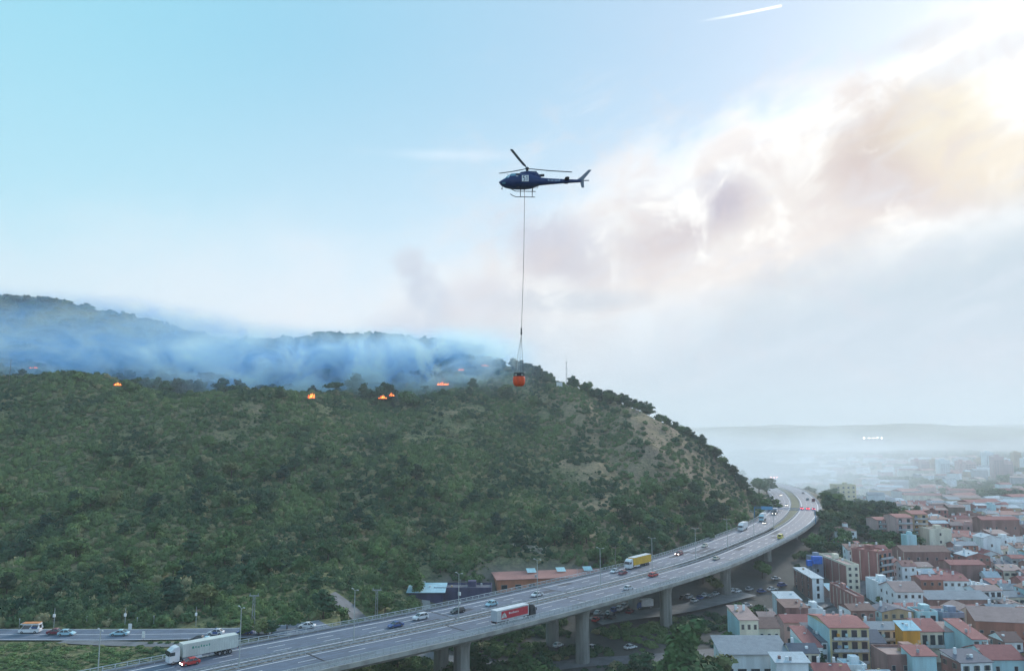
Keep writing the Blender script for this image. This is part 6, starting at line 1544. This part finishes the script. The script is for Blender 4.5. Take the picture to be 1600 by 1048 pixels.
# trees between the houses
for i in range(70):
    px = rt.uniform(1180, 1630); Yq = rt.uniform(222, 600) if px > 1420 else rt.uniform(222, 330); X = (px - 800) / F * Yq
    if any((X - a) ** 2 + (Yq - b_) ** 2 < (r_ * 1.0 + 1.5) ** 2 for a, b_, r_ in placed) or not clear_of_roads(np.array([X]), np.array([Yq]), 24)[0]: continue
    za, zb_ = zone_name(px, Yq); tree(rt.choice(['broad', 'broad', 'pine']), X, Yq, rt.uniform(4.5, 8), f'green tree between houses, {za}, {zb_}', 'trees between the houses', i, 1.25)
for px, py, Yq, h, kd, lab in ((1265, 1040, 226, 9.5, 'cypress', 'slender dark cypress before the pale cyan sided house'), (1400, 1005, 243, 8, 'broad', 'big dark green tree left of the orange annex'), (1392, 1012, 238, 6, 'broad', 'smaller green tree left of the big one by the orange annex'), (1300, 1045, 222, 5, 'broad', 'bright green bushy tree at the bottom below the narrow white house'), (1320, 1046, 221, 5, 'broad', 'bright green bushy tree at the bottom left of the blue roofed shed'), (1140, 1045, 219, 5, 'broad', 'light green tree at the bottom left of the hall'), (1160, 1048, 217, 4.5, 'broad', 'light green tree at the bottom before the hall'), (1525, 1046, 219, 5, 'broad', 'bright green tree at the bottom right of the small pale house'), (1475, 1042, 220, 5.5, 'broad', 'dark tree at the bottom right of the awning house'),
                             (1405, 830, 415, 13, 'broad', 'large dark tree before the stepped apartment building'), (1500, 832, 420, 9, 'broad', 'dark tree right of the plain cream cube house, left of two'), (1512, 828, 430, 10, 'broad', 'dark tree right of the plain cream cube house, right of two'), (1288, 762, 660, 14, 'broad', 'round dark tree on the skyline of the road bend, left of two'), (1302, 764, 655, 13, 'broad', 'round dark tree on the skyline of the road bend, right of two'), (1180, 748, 640, 15, 'broad', 'pale tree in the smoke left of the highway end'), (1192, 752, 660, 14, 'broad', 'pale tree in the smoke nearest the highway end')):
    X = (px - 800) / F * Yq; tree(kd, X, Yq, h, lab, None, px, 1.3 if kd != 'cypress' else 1.6)
# cars in front of the hall
for i, (px, c) in enumerate(((1187, 'dark red'), (1196, 'grey'), (1205, 'white'), (1214, 'black'), (1226, 'silver'), (1240, 'blue'), (1150, 'silver'))):
    X, Yc = at_y(px, 1036, 221 if px != 1150 else 226)[:2]
    car('hatch', c, X, Yc - (3 if px != 1150 else 0), H(X, Yc) + .25, 1.4, f'{CN[c]} car parked before the flat roofed hall at the bottom edge' + (' under its left end' if px == 1150 else ''), 'cars before the hall')

# wood and town in the plain
x, y = sample(5200, 0.28, 0.80, 640, 2600)
d_ = near_axis(x, y)[1]
k = (d_ > 24) & ((vnoise(x / 160, y / 120) + (np.abs(y - 930) < 230) * .28 > .52)); x, y = x[k], y[k]; n = len(x); h = 8 + 6 * RS.rand(n)
scatter('plain_wood', 'woods and tree rows on the plain beyond the town, pale in the smoke', np.stack([x, y, H(x, y) - h * .25], 1), RS.rand(n) * 6.28, np.stack([h * 1.5, h * 1.5, h], 1), RS.randint(0, 4, n), CRN['broad'][:4])
x, y = sample(1500, 0.27, 0.50, 355, 620); dd_, sg2 = near_axis(x, y)[1:]; pxx = 800 + F * x / y
k = (dd_ > 19) & (sg2 > 0) & (pxx < 1395) & (x > 120) & ((x > 165) | (RS.rand(len(x)) < .45)) & clear_of_roads(x, y, 0) & ~((x > 172) & (x < 196) & (y > 405) & (y < 440)); k &= RS.rand(len(x)) < .8; x, y = x[k], y[k]; 
for a, b_, r_ in placed:
    kk = (x - a) ** 2 + (y - b_) ** 2 > (r_ + 1.5) ** 2; x, y = x[kk], y[kk]
n = len(x); h = 3 + 3.5 * RS.rand(n)
scatter('bend_undergrowth', 'dense undergrowth of the wood outside the highway bend', np.stack([x, y, H(x, y) - .8], 1), RS.rand(n) * 6.28, np.stack([h * .9, h * .9, h], 1), RS.randint(0, 4, n), CRN['broad'][:4])
x, y = sample(2600, -0.2, 0.28, 175, 300); dd_, s2 = near_axis(x, y)[1:]; zz = H(x, y)
k = (zz < 12) & clear_of_roads(x, y, 0) & ~((x > 62) & (y < 262) & (y > 205)) & (vnoise(x / 12, y / 12) + RS.rand(len(x)) * .3 > .5)
for a, b_, r_ in placed: k &= (x - a) ** 2 + (y - b_) ** 2 > (r_ + 1) ** 2
x, y, zz = x[k], y[k], zz[k]; n = len(x); r = 1 + 1.8 * RS.rand(n) ** 1.5
scatter('valley_scrub', 'scrub and bushes on the valley floor around the piers', np.stack([x, y, zz - .2], 1), RS.rand(n) * 6.28, np.stack([r, r, r * .9], 1), RS.randint(0, 6, n), CRN['bush'])
FB = [(WALL[a], b_) for a, b_ in (('pink', 'pinkish'), ('white', 'whitish'), ('ochre', 'tan'), ('pale grey', 'grey'))]
for i, px in enumerate((1424, 1436, 1450, 1464, 1492, 1505, 1520, 1534, 1548, 1562, 1578, 1594, 1610)):
    Yq = 1250 + rt.uniform(-60, 120); X = (px - 800) / F * Yq; h = rt.uniform(22, 36); w_ = rt.uniform(11, 16); wl = ['pink', 'pink', 'ochre', 'white'][i % 4]
    r = empty('tower_block', (X, Yq, 0), R(rt.uniform(-15, 15)), label=f'{["pinkish", "pinkish", "tan", "whitish"][i % 4]} hazy tower block on the plain, {"left group" if i < 4 else "middle group" if i < 9 else "right group"}, {"wide" if w_ > 13.5 else "slim"} and {"tall" if h > 29 else "lower"}', cat='tower block', group='hazy tower blocks on the plain')
    q = MB(); q.box(0, 0, 0, w_, 13, h); q.build('wall', WALL[wl], r); q = MB(); q.box(0, 0, h, w_ * .4, 5, 2.4); q.build('lift_housing', WALL[wl], r)
    q = MB()
    for f in range(int(h / 3) - 1):
        for c in range(4): q.box(-w_ / 2 + w_ * (c + .5) / 4, -6.53, 1.2 + f * 3, w_ / 7, .1, 1.4)
    q.build('windows', M_pane, r, kind='stuff')
for i in range(150):
    Yq = rt.uniform(640, 1900); px = rt.uniform(1240 if Yq > 800 else 1345, 1640); X = (px - 800) / F * Yq
    if near_axis(X, Yq)[1][0] < 30: continue
    w_, d_, h = rt.uniform(10, 34), rt.uniform(9, 16), rt.uniform(5, 14); wl = rt.choice(['white', 'pink', 'cream', 'pale grey', 'ochre', 'white']); rf_ = rt.choice(['red tile', 'pale', 'faded tile', 'grey'])
    r = empty('far_building', (X, Yq, H(X, Yq) - .5), R(rt.uniform(-30, 30)), label=f'{wl} building with a {rf_} roof, {"first" if Yq < 900 else "middle" if Yq < 1300 else "last"} distance of the smoky plain', cat='building', group='far buildings on the smoky plain')
    q = MB(); q.box(0, 0, 0, w_, d_, h); q.build('wall', WALL[wl], r); q = MB(); q.prism([(-d_ / 2 - .3, h), (d_ / 2 + .3, h), (0, h + 2)], 'x', -w_ / 2 - .3, w_ / 2 + .3); q.build('roof', ROOF[rf_], r)
# floodlights far across the plain
M_flood = mat('floodlight', (.9, .9, .9), var=.02, emit=(1.0, .95, .9), estr=26.0)
for i, px in enumerate((1350, 1358, 1365, 1371, 1378)):
    x, y, z = at_y(px, 684.5, 3200); zg = H(x, y); q = MB(); q.tube((0, 0, 0), (0, 0, z - zg), .5, .35, 6); r = empty('floodlight_mast', (x, y, zg), label=f'distant lit floodlight, {["leftmost", "second", "third", "fourth", "rightmost"][i]} of the row of five on the plain', cat='floodlight', group='row of floodlights on the plain')
    q.build('mast', M_galv, r); q = MB(); q.box(0, 0, z - zg, 3.0, 1.2, 2.4); q.build('lamp', M_flood, r)
for i, px in enumerate((1205, 1210, 1214)):
    x, y, z = at_y(px, 746, 840); zg = DECK; q = MB(); r = empty('headlight_far', (x, y, zg), label=f'{["left", "middle", "right"][i]} of three far red lights where the highway enters the smoke', cat='light', group='far lights on the highway')
    q.box(0, 0, z - zg, .9, .3, .7); q.build('lamp', mat('far_red_light', (.7, .3, .3), var=.02, emit=(1.0, .45, .45), estr=9.0), r); q = MB(); q.tube((0, 0, 0), (0, 0, z - zg), .12, .1, 5); q.build('post', M_galv, r)

# ================================================================ labels: tell look-alikes apart by their place in the row
ORD = ['leftmost', 'second from left', 'third from left', 'fourth from left', 'fifth from left', 'sixth from left', 'seventh from left', 'eighth from left', 'ninth from left', 'tenth from left', 'eleventh from left', 'twelfth from left', 'thirteenth from left', 'fourteenth from left', 'fifteenth from left', 'sixteenth from left', 'seventeenth from left', 'eighteenth from left', 'nineteenth from left', 'twentieth from left']
bylab = {}
for o in C.objects:
    if o.parent is None and o.get('label') and o.get('category'): bylab.setdefault(o['label'], []).append(o)
for lab, L in bylab.items():
    if 1 < len(L) <= 20:
        L.sort(key=lambda o: px_of(*o.location)[0])
        for i, o in enumerate(L):
            nl = f'{lab}, {ORD[i]}'
            if len(nl.split()) <= 16: o['label'] = nl
